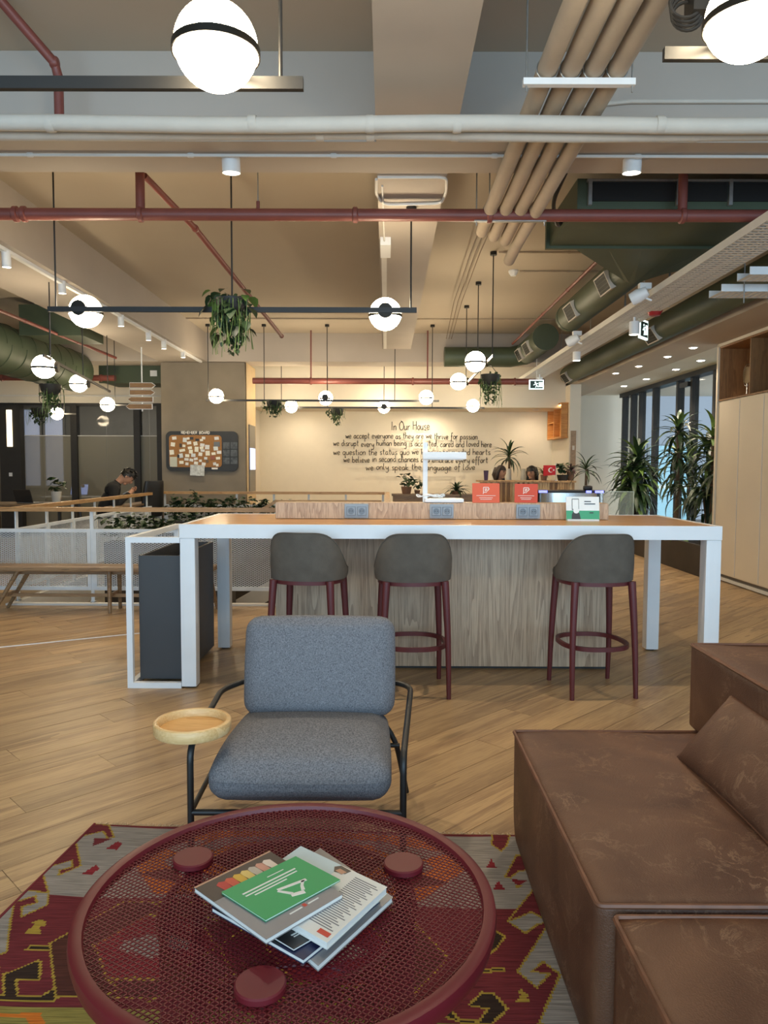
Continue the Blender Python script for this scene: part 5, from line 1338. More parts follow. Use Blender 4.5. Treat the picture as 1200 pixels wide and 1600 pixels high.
# ================================================================ railings round the stair opening
M_railw = mat('rail_white', 'DCE3E8', .45)
def railing(label, p0, p1, posts, zt=.95, ztop=.755, zbot=.14, rail_m=None, panels=None):
    p0, p1 = Vector(p0), Vector(p1); d = (p1-p0); L_ = d.length; d.normalize(); nrm = Vector((-d.y, d.x, 0))
    t = thing('railing', label, 'railing', ((p0.x+p1.x)/2, (p0.y+p1.y)/2, 0), group='railings round the stair opening')
    alongy = abs(d.y) > abs(d.x)
    obj('handrail', MB().bar(Vector((p0.x, p0.y, zt)) - d*.03, Vector((p1.x, p1.y, zt)) + d*.03, .07, .042), M_oak_rail_y if alongy else M_oak_rail, t)
    for k, f in enumerate(posts):
        p = p0 + d*L_*f
        o = obj('post', MB().bar((p.x, p.y, 0.0), (p.x, p.y, zt-.02), .012, .034 if not alongy else .05, up=tuple(d)), M_railw, t)
        obj('base_plate', MB().cyl((p.x, p.y, .018), (p.x, p.y, .03), .03, 12), M_galv, o)
    for f0, f1 in zip(posts[:-1], posts[1:]):
        a, b = p0 + d*(L_*f0+.012), p0 + d*(L_*f1-.012); l = (b-a).length
        pn = obj('panel_frame', MB().bar((a.x, a.y, ztop-.0175), (b.x, b.y, ztop-.0175), .03, .035).bar((a.x, a.y, zbot+.0175), (b.x, b.y, zbot+.0175), .03, .035)
            .bar(Vector((a.x, a.y, zbot+.035)) + d*.0175, Vector((a.x, a.y, ztop-.035)) + d*.0175, .03, .035, up=tuple(d)).bar(Vector((b.x, b.y, zbot+.035)) - d*.0175, Vector((b.x, b.y, ztop-.035)) - d*.0175, .03, .035, up=tuple(d)), M_railw, t)
        def P_(u, v, a=a): q = a + d*(u+.035); return ((q.x, q.y, zbot+.035+v), tuple(nrm))
        g = obj('mesh_infill', mesh_grid(MB(), P_, l-.07, ztop-zbot-.07, .040, .0190, .0052, .003), M_railw, pn); g['kind'] = 'stuff'
    return t
xs_ = [at(px, 900, VY0+.02).x for px in (-190, 145, 480)]
L0, L1 = -5.0, .02
railing('white mesh railing with oak handrail behind the bench, nearest to the viewer', (L0, VY0+.03, 0), (L1, VY0+.03, 0), [0, (at(145, 900, VY0+.03).x-L0)/(L1-L0), ((at(145, 900, VY0+.03).x+2.05)-L0)/(L1-L0), 1.0])
railing('white mesh railing running back along the left of the stair opening', (VX0, VY0+.1, 0), (VX0, VY1, 0), [0, .14, .28, .42, .56, .70, .85, 1])
railing('far railing of the stair opening, in front of the concrete column', (VX0+.07, VY1, 0), (VX1-.07, VY1, 0), [0, .33, .5, .66, .83, 1])
railing('railing running back along the right of the stair opening', (VX1, VY0+.12, 0), (VX1, VY1, 0), [0, .25, .5, .75, 1])
# stair handrail inside the opening
sh = thing('stair_handrail', 'oak stair handrail inside the opening, sloping down to the left', 'handrail', (-.7, 9.6, 0))
obj('level_rail', MB().bar((-1.43, 9.6, .93), (-.06, 9.6, .93), .06, .04), M_oak_rail, sh); obj('sloped_rail', MB().bar((-1.43, 9.6, .93), (-2.6, 9.6, .25), .06, .04), M_oak_rail, sh)
for x in (-1.43, -.7): obj('baluster', MB().bar((x, 9.6, -2.2), (x, 9.6, .91), .012, .03), M_railw, sh)
obj('stringer', MB().bar((-.06, 9.62, .6), (-3.2, 9.62, -1.2), .03, .22), M_whitem, sh)
# ================================================================ bench
bn = thing('bench', 'long oak bench with splayed legs in front of the white mesh railing', 'bench', (-3.1, 7.0, 0))
bx0, bx1, by0, by1 = -5.2, -1.62, 6.84, 7.16
obj('seat_board', MB().rbox(((bx0+bx1)/2, 6.905, .418), (bx1-bx0, .135, .042), .006, 3), M_bench, bn); obj('seat_board', MB().rbox(((bx0+bx1)/2, 7.055, .418), (bx1-bx0, .135, .042), .006, 3), M_bench, bn)
obj('seat_rail', MB().box(bx0+.1, bx1-.1, 6.96, 7.0, .355, .397), M_bench, bn)
for (xt, xb) in ((at(28, 890, 6.9).x, at(12, 950, 6.9).x-.12), (at(170, 900, 6.9).x, at(174, 955, 6.9).x), (bx1-.12, bx1-.02)):
    for sy in (-1, 1):
        obj('leg', MB().tube([(xt + (0 if sy < 0 else .03), 7.0+sy*.09, .40), (xb + (0 if sy < 0 else .0), 7.0+sy*.135, 0)], [.022, .016], 10), M_bench, bn, True)
    obj('cross_bar', MB().bar(((xt+xb)/2, 6.89, .17), ((xt+xb)/2, 7.11, .17), .02, .028), M_bench, bn)
obj('stretcher', MB().bar((bx0+.6, 7.0, .15), (bx1-.1, 7.0, .15), .022, .03), M_bench, bn)

# ================================================================ cabinets on the right
CX = 4.085
cb = thing('wall_cabinet', 'tall cream cabinet wall with an open oak niche above the doors', 'cabinet', (4.4, 7.6, 0))
obj('carcass', MB().box(CX+.02, 4.75, 4.6, 9.17, .09, 2.20), M_cab, cb); obj('plinth', MB().box(CX+.05, 4.7, 4.6, 9.15, 0, .09), mat('plinth_grey', '6A655D', .5), cb)
obj('plinth_strip', MB().box(CX+.03, CX+.05, 4.6, 9.15, .012, .05), M_whitem, cb)
obj('end_panel', MB().box(CX-.02, 4.75, 9.17, 9.21, 0, 2.89), M_cab, cb)
ye = 9.165
for k in range(8):
    y1_ = ye - .55*k; y0_ = y1_-.546
    d = obj('door', MB().rbox((CX+.01, (y0_+y1_)/2, (.10+2.19)/2), (.02, y1_-y0_, 2.09), .002, 2), M_cab, cb)
    obj('grip_edge', MB().box(CX-.003, CX+.001, y0_, y0_+.006, .12, 2.17), M_whitem, d)
obj('niche_floor', MB().box(CX-.005, 4.6, 4.6, ye, 2.20, 2.22), M_niche, cb); obj('niche_top', MB().box(CX-.005, 4.6, 4.6, ye, 2.84, 2.86), M_niche, cb)
obj('cornice', MB().box(CX-.02, 4.7, 4.6, 9.19, 2.86, 2.895), M_wall, cb)
# niche opening: dark oak lining set proud of the carcass face
for k, (ya, yb) in enumerate(((8.42, 9.15), (7.5, 8.40), (6.6, 7.48), (5.7, 6.58))):
    nb = obj('niche_back', MB().box(4.58, 4.60, ya, yb, 2.22, 2.84), M_niche, cb)
    obj('niche_divider', MB().box(CX, 4.60, yb, yb+.02, 2.22, 2.84), M_niche, nb)
spot('niche_light', (4.36, 8.6, 2.80), 5, 110)
obj('niche_spot', MB().lathe([(.0001, -.01), (.025, -.01), (.025, 0), (.0001, 0)], (4.36, 8.6, 2.84), 14), emis('lamp_lens', (1, .88, .68), 9.), cb)
NX = 4.26
c = atx(1168, 580, NX)
dsc = thing('round_trophy', 'round metal trophy disc on a thin stand in the oak niche', 'trophy', (c.x, c.y, 2.222))
obj('disc', MB().lathe([(.0001, -.006), (.10, -.006), (.10, .006), (.0001, .006)], (NX, c.y, 2.48), 32, M=Matrix.Rotation(PI/2, 3, 'Y') ), mat('trophy_bronze', '8E7A5C', .3, .7, var=.2), dsc, True)
obj('rim', MB().tube([(NX, c.y+.10*math.cos(a), 2.48+.13*math.sin(a)) for a in [2*PI*j/32 for j in range(32)]], .005, 6, closed=True), M_steel, dsc, True)
obj('stand', MB().cyl((NX, c.y, 2.222), (NX, c.y, 2.38), .006, 8), M_steel, dsc); obj('base', MB().lathe([(.0001, 0), (.03, 0), (.03, .01), (.0001, .01)], (NX, c.y, 2.222), 16), M_steel, dsc)
# lit shelf niche in the return wall at the far right
sn = thing('shelf_niche', 'glowing oak shelf niche in the wall end beside the reception', 'shelf', (3.33, 14.3, 1.95))
obj('back_panel', MB().box(3.335, 3.349, 13.72, 14.85, 1.95, 2.56), M_niche_warm, sn); 
for (a, b_, c_, d_) in ((13.70, 14.87, 1.93, 1.96), (13.70, 14.87, 2.55, 2.58)): obj('shelf', MB().box(3.22, 3.349, a, b_, c_, d_), M_niche_warm, sn)
obj('shelf', MB().box(3.22, 3.335, 14.33, 14.85, 2.24, 2.26), M_niche_warm, sn)
for y in (13.70, 14.30, 14.85): obj('upright', MB().box(3.22, 3.335, y, y+.03, 1.96, 2.55), M_niche_warm, sn)
obj('strip_light', MB().box(3.23, 3.25, 13.73, 14.83, 2.538, 2.55), emis('niche_strip', (1, .62, .22), 6), sn)
pc = thing('framed_poster', 'narrow framed brown poster on the wall end beside the reception', 'poster', (3.45, 13.58, 1.3)); a, b = at(891, 728, 13.59), at(900, 673, 13.59)
obj('frame', MB().box(a.x, b.x, 13.575, 13.598, a.z, b.z), mat('poster_brown', 'A58A70', .6, var=.2, scale=25), pc); obj('mark', MB().box((a.x+b.x)/2-.02, (a.x+b.x)/2+.02, 13.570, 13.575, (a.z+b.z)/2-.03, (a.z+b.z)/2+.05), mat('poster_mark', 'D8CFC0', .6), pc)
# ================================================================ plants
def leafmat(name, c, var=.25): return mat(name, c, .45, var=var, scale=14)
M_leaf = leafmat('leaf_green', '2F4427'); M_leaf2 = leafmat('leaf_dark', '1F2E1C'); M_leaf3 = leafmat('leaf_light', '5F7A3A'); M_bark = mat('bark', '5A4A3A', .9, var=.3, scale=30, bump=.5)
M_soil = mat('soil', '2B211A', .95); M_pot = mat('pot_black', '242423', .6); M_potw = mat('pot_white', 'CFCBC2', .6); M_potb = mat('pot_brown', '7A5A44', .6)
def strap(L_=1., w=.10, droop=.6, n=6, rise=.2):
    """pointed strap leaf along +x with a folded midrib, drooping to its tip"""
    b = MB(); vs = []; 
    for i in range(n+1):
        t = i/n; ww = w*(math.sin(PI*min(1, .12+t*.88))**.7)*(1 if i < n else 0.02)
        x = L_*t*(1-.25*droop*t*t); z = L_*(rise*t - droop*t*t)
        vs += [(x, -ww/2, z+ww*.18), (x, 0, z), (x, ww/2, z+ww*.18)]
    fs = []
    for i in range(n):
        a = i*3; fs += [(a, a+3, a+4, a+1), (a+1, a+4, a+5, a+2)]
    return b.add(vs, fs)
def heart(L_=1.):
    b = MB()
    vs = [(0, 0, 0), (.1, .30, .06), (.35, .42, .10), (.65, .30, .04), (1, 0, -.15), (.65, -.30, .04), (.35, -.42, .10), (.1, -.30, .06), (.5, 0, -.02)]
    return b.add([tuple(c*L_ for c in v) for v in vs], [(0, 8, 2, 1), (8, 4, 3, 2), (0, 7, 6, 8), (8, 6, 5, 4)])
STRAPS = [mesh_of(strap(1, .14, d, rise=r), 'strap_leaf', m, True) for d, r, m in ((.45, .25, M_leaf), (.75, .2, M_leaf), (.95, .35, M_leaf2), (.55, .35, M_leaf3))]
HEARTS = [mesh_of(heart(), 'heart_leaf', m, True) for m in (M_leaf, M_leaf2, M_leaf, M_leaf3)]
def crown(par, c, n, L_, rnd, up=(-.2, 1.1), pick=(0, 1, 1, 2, 3), wide=1.):
    for k in range(n):
        az = 2*PI*k*.382 + rnd.uniform(-.3, .3); el = up[0] + (up[1]-up[0])*(k/n) + rnd.uniform(-.15, .15)
        R = Matrix.Rotation(az, 3, 'Z') @ Matrix.Rotation(-el, 3, 'Y'); s = L_*rnd.uniform(.75, 1.1)
        p = Vector(c) + Vector((0, 0, .10*k/n*L_*2)) + R @ Vector((.01, 0, 0))
        inst(STRAPS[rnd.choice(pick)], 'leaf', par, p, R, (s, s*wide, s))
def joined_crown(c, n, L_, rnd, up=(-.2, 1.1), w=.10):
    b = MB()
    for k in range(n):
        az = 2*PI*k*.382 + rnd.uniform(-.3, .3); el = up[0] + (up[1]-up[0])*(k/n) + rnd.uniform(-.15, .15)
        R = Matrix.Rotation(az, 3, 'Z') @ Matrix.Rotation(-el, 3, 'Y'); s = L_*rnd.uniform(.75, 1.1)
        l = strap(s, s*w, rnd.uniform(.4, .9), 4); b.add([Vector(c) + R @ Vector(v) for v in l.v], l.f)
    return b
def bushy(c, rx, ry, rz, n, leaf, rnd, b=None, hang=False):
    """loose cloud of heart leaves"""
    b = b or MB(); h = heart(leaf)
    for k in range(n):
        while True:
            q = Vector((rnd.uniform(-1, 1), rnd.uniform(-1, 1), rnd.uniform(-1, 1)))
            if q.length < 1: break
        R = Matrix.Rotation(rnd.uniform(0, 6.28), 3, 'Z') @ Matrix.Rotation(rnd.uniform(.2, 1.3) if hang else rnd.uniform(-.5, .8), 3, 'Y') @ Matrix.Rotation(rnd.uniform(-.5, .5), 3, 'X')
        s = rnd.uniform(.7, 1.2); b.add([Vector(c) + Vector((q.x*rx, q.y*ry, q.z*rz)) + R @ (Vector(v)*s) for v in h.v], h.f)
    return b
def strands(c, r, n, l0, l1, rnd, b=None, rad=.003):
    b = b or MB()
    for k in range(n):
        a = rnd.uniform(0, 6.28); R_s = r*rnd.uniform(.4, 1.1); l = rnd.uniform(l0, l1)
        x, y = c[0]+R_s*math.cos(a), c[1]+R_s*math.sin(a)
        b.tube([(c[0]+.5*(x-c[0]), c[1]+.5*(y-c[1]), c[2]+.02), (x, y, c[2]), (x+rnd.uniform(-.03, .03), y, c[2]-l*.5), (x+rnd.uniform(-.04, .04), y, c[2]-l)], rad, 4)
    return b
def hanging_plant(label, c, pr, spread, drop, rnd, leaf=.05, nleaf=90, single=False, side=(0, 0), hang_to=None):
    c = Vector(c); t = thing('hanging_plant', label, 'plant', c, group='plants hanging from the lamp bars')
    if hang_to is not None: obj('hanger', MB().tube([c + Vector((pr*.95, 0, .0)), c + Vector((0, 0, .14)), Vector(hang_to)], .005, 6), M_black, t, True)
    pot = obj('pot', MB().lathe([(.0001, -pr*.9), (pr*.55, -pr*.85), (pr*.9, -pr*.4), (pr, .02), (pr*.93, .02), (pr*.9, -.01), (.0001, -.01)], c, 24), M_pot, t, True)
    obj('soil', MB().lathe([(.0001, -.008), (pr*.9, -.008), (pr*.9, -.004), (.0001, -.004)], c, 20), M_soil, t)
    s = obj('vines', strands(c, spread*.9, int(nleaf*.35), drop*.35, drop, rnd, rad=.0025), M_leaf3, t); s['kind'] = 'stuff'
    f = bushy(c + Vector((side[0], 0, -drop*.18)), spread, spread*.8, drop*.36, nleaf, leaf, rnd, hang=True)
    bushy(c + Vector((side[0]*.5, 0, -drop*.55)), spread*.6, spread*.5, drop*.4, int(nleaf*.6), leaf*.9, rnd, f, True)
    fo_ = obj('foliage', f, M_leaf, t); fo_['kind'] = 'stuff'
    if single:
        for k in range(46):
            a = rnd.uniform(0, 6.28); rr_ = spread*rnd.uniform(.55, 1.12); z = rnd.uniform(-.75, .28)*drop*.85
            if z < -.25*drop: rr_ *= .7
            R = Matrix.Rotation(a+rnd.uniform(-.6, .6), 3, 'Z') @ Matrix.Rotation(rnd.uniform(.3, 1.3), 3, 'Y')
            inst(HEARTS[rnd.randrange(4)], 'leaf', t, c + Vector((rr_*math.cos(a), rr_*math.sin(a)*.8, z)), R, rnd.uniform(.06, .115))
    return t
rp = random.Random(21)
c = at(363, 478, YM); hanging_plant('large trailing plant hanging from the middle lamp bar above the high table', (c.x, YM-.02, c.z+.02), .11, .15, .36, rp, .045, 130, True)
c = at(428, 628, 11.6); hanging_plant('trailing plant on the far lamp bar just right of the column', (c.x, 11.6, c.z), .12, .20, .24, rp, .05, 80, side=(-.02, 0))
c = at(527, 640, 13.25); hanging_plant('small trailing plant on the farthest lamp bar, before the wall', (c.x, 13.25, c.z), .12, .15, .30, rp, .05, 70, side=(-.04, 0))
c = at(766, 588, 9.1); hanging_plant('trailing plant in a dark pot beside the right lamp bar', (c.x, 9.1, c.z), .12, .14, .40, rp, .045, 100, hang_to=(1.08, 9.1, zE))
c = at(66, 602, 8.4); hanging_plant('trailing plant on the left lamp bar over the stair opening', (c.x+.05, 8.5, c.z), .12, .12, .36, rp, .045, 80, hang_to=(c.x+.05, 8.5, ZC))
c = at(62, 640, 12.6); hanging_plant('round trailing plant before the glass meeting room', (c.x, 12.6, c.z), .14, .20, .28, rp, .05, 80, hang_to=(c.x, 12.6, ZB))
# planter with tall plants before the entrance glazing
M_plbox = mat('planter_brown', '3A332C', .6, var=.15, scale=4)
pl = thing('planter_box', 'long dark brown planter box in front of the entrance glazing', 'planter', (4.45, 11.6, 0))
obj('front_panel', MB().box(3.99, 4.03, 9.32, 14.2, 0, .40), M_plbox, pl); obj('end_panel', MB().box(4.03, 4.9, 9.32, 9.36, 0, .40), M_plbox, pl); obj('end_panel', MB().box(4.03, 4.9, 14.16, 14.2, 0, .40), M_plbox, pl); obj('rear_panel', MB().box(4.86, 4.9, 9.36, 14.16, 0, .40), M_plbox, pl)
obj('soil', MB().box(4.03, 4.86, 9.36, 14.16, .30, .36), M_soil, pl)
rt = random.Random(8)
def tall_plant(label, x, y, stems, rnd, L_):
    t = thing('tall_plant', label, 'plant', (x, y, .36), group='tall plants in the dark planter')
    for (dx, dy, h, n) in stems:
        pts = [(x+dx*.3, y+dy*.3, .34), (x+dx*.7+.02, y+dy*.7, .36+h*.5), (x+dx, y+dy, .36+h)]
        obj('trunk', MB().tube(pts, [.04, .032, .025], 10), M_bark, t, True)
        crown(t, (x+dx, y+dy, .36+h-.08), n, L_, rnd, (-.55, 1.25))
        crown(t, (x+dx, y+dy, .36+h*.74), max(8, n//2), L_*.95, rnd, (-.7, .5))
        crown(t, (x+dx, y+dy, .36+h*.48), max(6, n//3), L_*.85, rnd, (-.7, .4))
    return t
p = at(995, 700, 12.9); tall_plant('bushy dark leaved plant, leftmost of the tall ones in the planter', 4.36, 12.9, [(0, 0, 1.12, 46), (.12, .3, .92, 34), (-.10, -.15, .75, 32)], rt, .60)
tall_plant('tallest plant with pale leaves, middle one in the planter', 4.36, 11.1, [(0, 0, 1.58, 34), (.08, .2, 1.2, 26)], rt, .46)
tall_plant('tall plant close to the cabinet end, nearest in the planter', 4.42, 10.05, [(0, 0, 1.45, 34), (.08, -.25, 1.1, 30), (.0, .25, .75, 28), (.15, .5, 1.25, 26)], rt, .50)
b = MB()
for k in range(16): bushy((4.1+rt.uniform(0, .6), 9.5+k*.28, .42), .12, .14, .08, 16, .10, rt, b)
gc = obj('ground_cover', b, M_leaf3); tag(gc, 'low green ground cover filling the dark planter', 'plants', kind='stuff')
# foliage troughs at the stair opening
def trough(label, x0, x1, y0, y1, z0, z1, n, h, leaf=.075):
    t = thing('plant_trough', label, 'planter', ((x0+x1)/2, (y0+y1)/2, z0), group='plant troughs at the stair opening')
    obj('box', MB().box(x0, x1, y0, y1, z0, z1-.02).box(x0, x1, y0, y0+.02, z1-.02, z1).box(x0, x1, y1-.02, y1, z1-.02, z1), M_plbox, t); b = MB(); st = MB()
    k = int((x1-x0)/.32)+1
    for i in range(k):
        cx = x0 + (x1-x0)*(i+.5)/k; cy = (y0+y1)/2
        hh = h*rt.uniform(.75, 1.1); bushy((cx, cy, z1+hh*.6), .17, .12, hh*.5, n, leaf, rt, b)
        for j in range(4): st.tube([(cx+rt.uniform(-.05, .05), cy, z1-.05), (cx+rt.uniform(-.12, .12), cy+rt.uniform(-.05, .05), z1+hh*.8)], .004, 4)
    o = obj('foliage', b, M_leaf, t); o['kind'] = 'stuff'; o = obj('stems', st, M_leaf2, t); o['kind'] = 'stuff'
trough('leafy plant trough rising before the far railing of the stair', -3.55, -1.5, 11.85, 12.1, -2.2, .48, 90, .46, .085)
tw = thing('planter_tower', 'leafy planter rising from the stairwell behind the near railing', 'planter', (-2.7, 9.2, -2.2))
obj('box', MB().box(-3.45, -1.9, 9.0, 9.3, -2.2, .45), M_plbox, tw); b = MB()
for k in range(9): bushy((-3.4+.18*k, 9.12, .64), .16, .16, .17, 46, .09, rt, b)
o = obj('foliage', b, M_leaf, tw); o['kind'] = 'stuff'
# ================================================================ reception
rc = thing('reception_desk', 'reception desk clad in vertical timber slats of mixed tones', 'desk', (2.4, 12.7, 0))
rx0, rx1 = at(750, 760, 12.5).x, at(899, 760, 12.5).x; ztop = at(820, 751, 12.5).z
obj('body', MB().box(rx0+.02, rx1-.02, 12.52, 12.64, 0, ztop-.03), M_dark, rc); obj('counter_top', MB().box(rx0-.01, rx1+.01, 12.48, 13.0, ztop-.03, ztop), M_slat, rc)
ns = int((rx1-rx0)/.042); rs2 = random.Random(2)
sl_me = [mesh_of(MB().box(-.019, .019, -.012, .012, 0, ztop-.03), 'slat', m) for m in (M_slat, wood('slat_pale', 'B09067', 'D6BC93', 'z', 2., .5, bands=4), wood('slat_dark', '5E432C', '80603F', 'z', 2., .5, bands=4))]
for k in range(ns): inst(sl_me[rs2.choice((0, 0, 1, 1, 2))], 'slat', rc, (rx0+.021+.042*k, 12.508, 0))
# low timber counter with pot plants, left of the reception
lc = thing('low_counter', 'low timber counter left of the reception desk', 'counter', (.9, 12.2, 0)); lx0, lx1 = at(612, 770, 12.1).x, at(748, 770, 12.1).x; lz = at(680, 772, 12.1).z
obj('body', MB().box(lx0+.02, lx1-.02, 12.02, 12.38, 0, lz-.03), M_bench, lc); obj('top', MB().box(lx0, lx1, 12.0, 12.4, lz-.03, lz), M_bench, lc)
def pot_plant(label, c, pr, ph, n, L_, m, up=(0, 1.3), w=.12, leafm=None, bush=False, pm=None):
    c = Vector(c); t = thing('potted_plant', label, 'plant', c, group='potted plants around the reception')
    obj('pot', MB().lathe([(.0001, 0), (pr*.75, 0), (pr, ph), (pr*.9, ph), (pr*.88, ph-.02), (.0001, ph-.02)], c, 20), pm or M_potb, t, True)
    top = c + Vector((0, 0, ph))
    o = obj('foliage', bushy(top + Vector((0, 0, L_*.45)), L_*.55, L_*.5, L_*.5, n, L_*.38, rt) if bush else joined_crown(top, n, L_, rt, up, w), leafm or M_leaf, t); o['kind'] = 'stuff'
    return t
c = at(635, 772, 12.15); pot_plant('small leafy plant in a brown pot on the low counter, left one', (c.x, 12.15, lz), .09, .12, 34, .24, M_leaf, bush=True)
c = at(713, 772, 12.15); pot_plant('spiky green plant on the low counter, right one', (c.x, 12.15, lz), .09, .05, 34, .26, M_leaf, (-.1, 1.2), .16)
c = at(652, 772, 12.15); pot_plant('tiny upright plant between the two on the low counter', (c.x, 12.2, lz), .05, .06, 26, .20, M_leaf, bush=True)
c = at(870, 751, 12.6); pot_plant('dark bushy plant on the right end of the reception desk', (c.x+.12, 12.7, ztop), .10, .10, 40, .24, M_leaf2, bush=True, pm=M_pot)
c = at(897, 751, 12.7); pot_plant('reddish bromeliad in a brown pot at the end of the reception desk', (c.x-.05, 12.75, ztop), .07, .16, 30, .22, M_leaf, (.1, 1.3), .13, leafmat('leaf_red', '5A3038'), pm=M_potb)
c = at(852, 751, 12.6); pot_plant('slender dry looking plant beside the little red flag', (c.x-.0, 12.72, ztop), .06, .10, 26, .24, M_leaf, (.2, 1.3), .10, leafmat('leaf_olive', '5C5A34'))
# floor plants round the reception
for (px, Y, ph, py, L_, lab, pm) in ((915, 12.2, .75, 755, .34, 'arching strap leaved plant right of the reception desk', M_potb), (795, 14.2, .95, 735, .42, 'strap leaved plant in tall white vases behind the receptionists', M_potw)):
    c = at(px, py, Y); t = thing('strap_plant', lab, 'plant', (c.x, Y, 0))
    zc = at(px, py-22, Y).z
    if pm is M_potw:
        for dx in (-.28, .0, .28): obj('vase', MB().lathe([(.0001, 0), (.10, 0), (.09, .6), (.045, 1.33), (.04, 1.36), (.0001, 1.36)], (c.x+dx, Y, 0), 18), M_potw, t, True)
    else: obj('pot', MB().lathe([(.0001, 0), (.14, 0), (.18, .8), (.16, .8), (.0001, .78)], (c.x, Y, 0), 20), pm, t, True)
    obj('stem', MB().tube([(c.x, Y, .7), (c.x+.01, Y, zc)], [.03, .02], 8), M_bark, t, True)
    crown(t, (c.x, Y, zc-.05), 26, L_, rt, (-.5, 1.2), (0, 1, 0), .8)
# cup and flag on the desk
c = at(760, 751, 12.55); t = thing('travel_cup', 'purple travel cup on the left end of the reception desk', 'cup', (c.x, 12.6, ztop)); obj('body', MB().lathe([(.0001, 0), (.032, 0), (.042, .15), (.0001, .15)], (c.x, 12.6, ztop), 18), mat('cup_purple', '4A3152', .4), t, True); obj('lid', MB().lathe([(.0001, .15), (.045, .15), (.042, .168), (.0001, .168)], (c.x, 12.6, ztop), 18), mat('lid_purple', '35233C', .4), t, True)
c = at(861, 751, 12.5); t = thing('table_flag', 'small red flag with white crescent and star on the reception desk', 'flag', (c.x, 12.56, ztop))
M_flag = mat('flag_red', 'C8202A', .6); fz0 = at(861, 742, 12.5).z; fz1 = at(861, 727, 12.5).z
obj('pole', MB().cyl((c.x+.09, 12.56, ztop), (c.x+.09, 12.56, fz1+.04), .004, 6), M_steel, t); obj('base', MB().lathe([(.0001, 0), (.03, 0), (.03, .012), (.0001, .012)], (c.x+.09, 12.56, ztop), 14), M_steel, t)
b = MB(); n = 8
for i in range(n+1):
    x = c.x-.12+.21*i/n; y = 12.56+.012*math.sin(i*1.1)
    b.v += [(x, y, fz0-.02*(1-i/n)), (x, y, fz1), (x, y+.002, fz0-.02*(1-i/n)), (x, y+.002, fz1)]
for i in range(n):
    a = i*4; b.f += [(a, a+4, a+5, a+1), (a+2, a+3, a+7, a+6)]; b.mi += [0, 0]
obj('cloth', b, M_flag, t)
zc = (fz0+fz1)/2; xc = c.x-.0; ou = []; 
for k in range(13): a = .75 + (2*PI-1.5)*k/12; ou.append((xc+.042*math.cos(a), zc+.042*math.sin(a)))
for k in range(12, -1, -1): a = .95 + (2*PI-1.9)*k/12; ou.append((xc+.011+.033*math.cos(a), zc+.033*math.sin(a)))
plate(t, 'crescent', ou, 12.535, 12.541, M_ink)
plate(t, 'star', [(xc+.05+(.02 if k % 2 == 0 else .008)*math.cos(PI+k*PI/5), zc+(.02 if k % 2 == 0 else .008)*math.sin(PI+k*PI/5)) for k in range(10)], 12.535, 12.541, M_ink)
# stainless access gate
gx0, gx1, gy = at(806, 780, 10.5).x, at(944, 780, 10.5).x, 10.5; gz = at(880, 766, 10.5).z
gt = thing('access_gate', 'stainless steel access gate with blue lights before the reception desk', 'turnstile', ((gx0+gx1)/2, gy, 0))
def stadium(x0, x1, r, n=10): return [(x1-r+r*math.cos(-PI/2+PI*k/n), gy+r*math.sin(-PI/2+PI*k/n)) for k in range(n+1)] + [(x0+r+r*math.cos(PI/2+PI*k/n), gy+r*math.sin(PI/2+PI*k/n)) for k in range(n+1)]
obj('cabinet', MB().prism(stadium(gx0+.28, gx1-.02, .22), 0, gz-.03), M_steel, gt, 30); obj('cap', MB().prism(stadium(gx0+.27, gx1, .235), gz-.03, gz), M_black, gt, 30)
for px0, px1 in ((842, 855), (916, 924), (930, 943)):
    a, b = at(px0, 766, 10.25).x, at(px1, 766, 10.25).x; obj('status_light', MB().box(a, b, gy-.262, gy-.242, gz-.028, gz+.004), emis('gate_blue', (.03, .08, .9), 1.6), gt)
obj('side_pod', MB().rbox((gx0+.14, gy, gz/2), (.26, .3, gz), .04, 4), M_steel, gt, True)
obj('reader', MB().rbox((gx1-.25, gy-.05, gz+.035), (.12, .09, .07), .02, 4), M_black, gt, True)
obj('glass_wing', MB().box(gx1, gx1+.42, gy-.006, gy+.006, .25, gz-.02), glass('wing_glass', 'C8DAD2', 0, .22), gt)
obj('wing_edge', MB().box(gx1, gx1+.42, gy-.007, gy+.007, gz-.02, gz-.012).box(gx1+.412, gx1+.42, gy-.007, gy+.007, .25, gz-.02), mat('glass_edge', 'C9DCD4', .2), gt)

# ================================================================ people
def office_chair(label, x, y, rz, back=.42):
    t = thing('office_chair', label, 'chair', (x, y, 0), rz, 'black office chairs')
    P = lambda n_, b, m=M_black, sm=True: obj(n_, b, m, t, sm, local=True)
    P('seat', MB().rbox((0, 0, .47), (.46, .46, .07), .03, 6)); P('column', MB().cyl((0, 0, .1), (0, 0, .44), .028, 12), M_galv)
    for k in range(5):
        a = 2*PI*k/5; P('foot', MB().tube([(0, 0, .10), (.27*math.cos(a), .27*math.sin(a), .06)], [.022, .015], 8)); P('castor', MB().sphere((.27*math.cos(a), .27*math.sin(a), .028), .028, 10, 6))
    P('backrest', MB().rbox((0, -.25, .55+back/2+.03), (.44, .05, back), .024, 8, M=Matrix.Rotation(.12, 3, 'X'), fn=lambda p: (p[0]*(1-.25*max(0, p[2]/back+.1)), p[1]-.05*(1-(p[0]/.22)**2), p[2])))
    P('back_stem', MB().tube([(0, -.1, .44), (0, -.24, .46), (0, -.28, .66)], .018, 8))
    return t
M_skin = mat('skin', 'B98A6E', .55, var=.05); M_hair = mat('hair_dark', '16120F', .45, var=.2, scale=40, stretch=(1, 1, .1)); M_hair2 = mat('hair_brown', '2A1D17', .45, var=.2, scale=40)
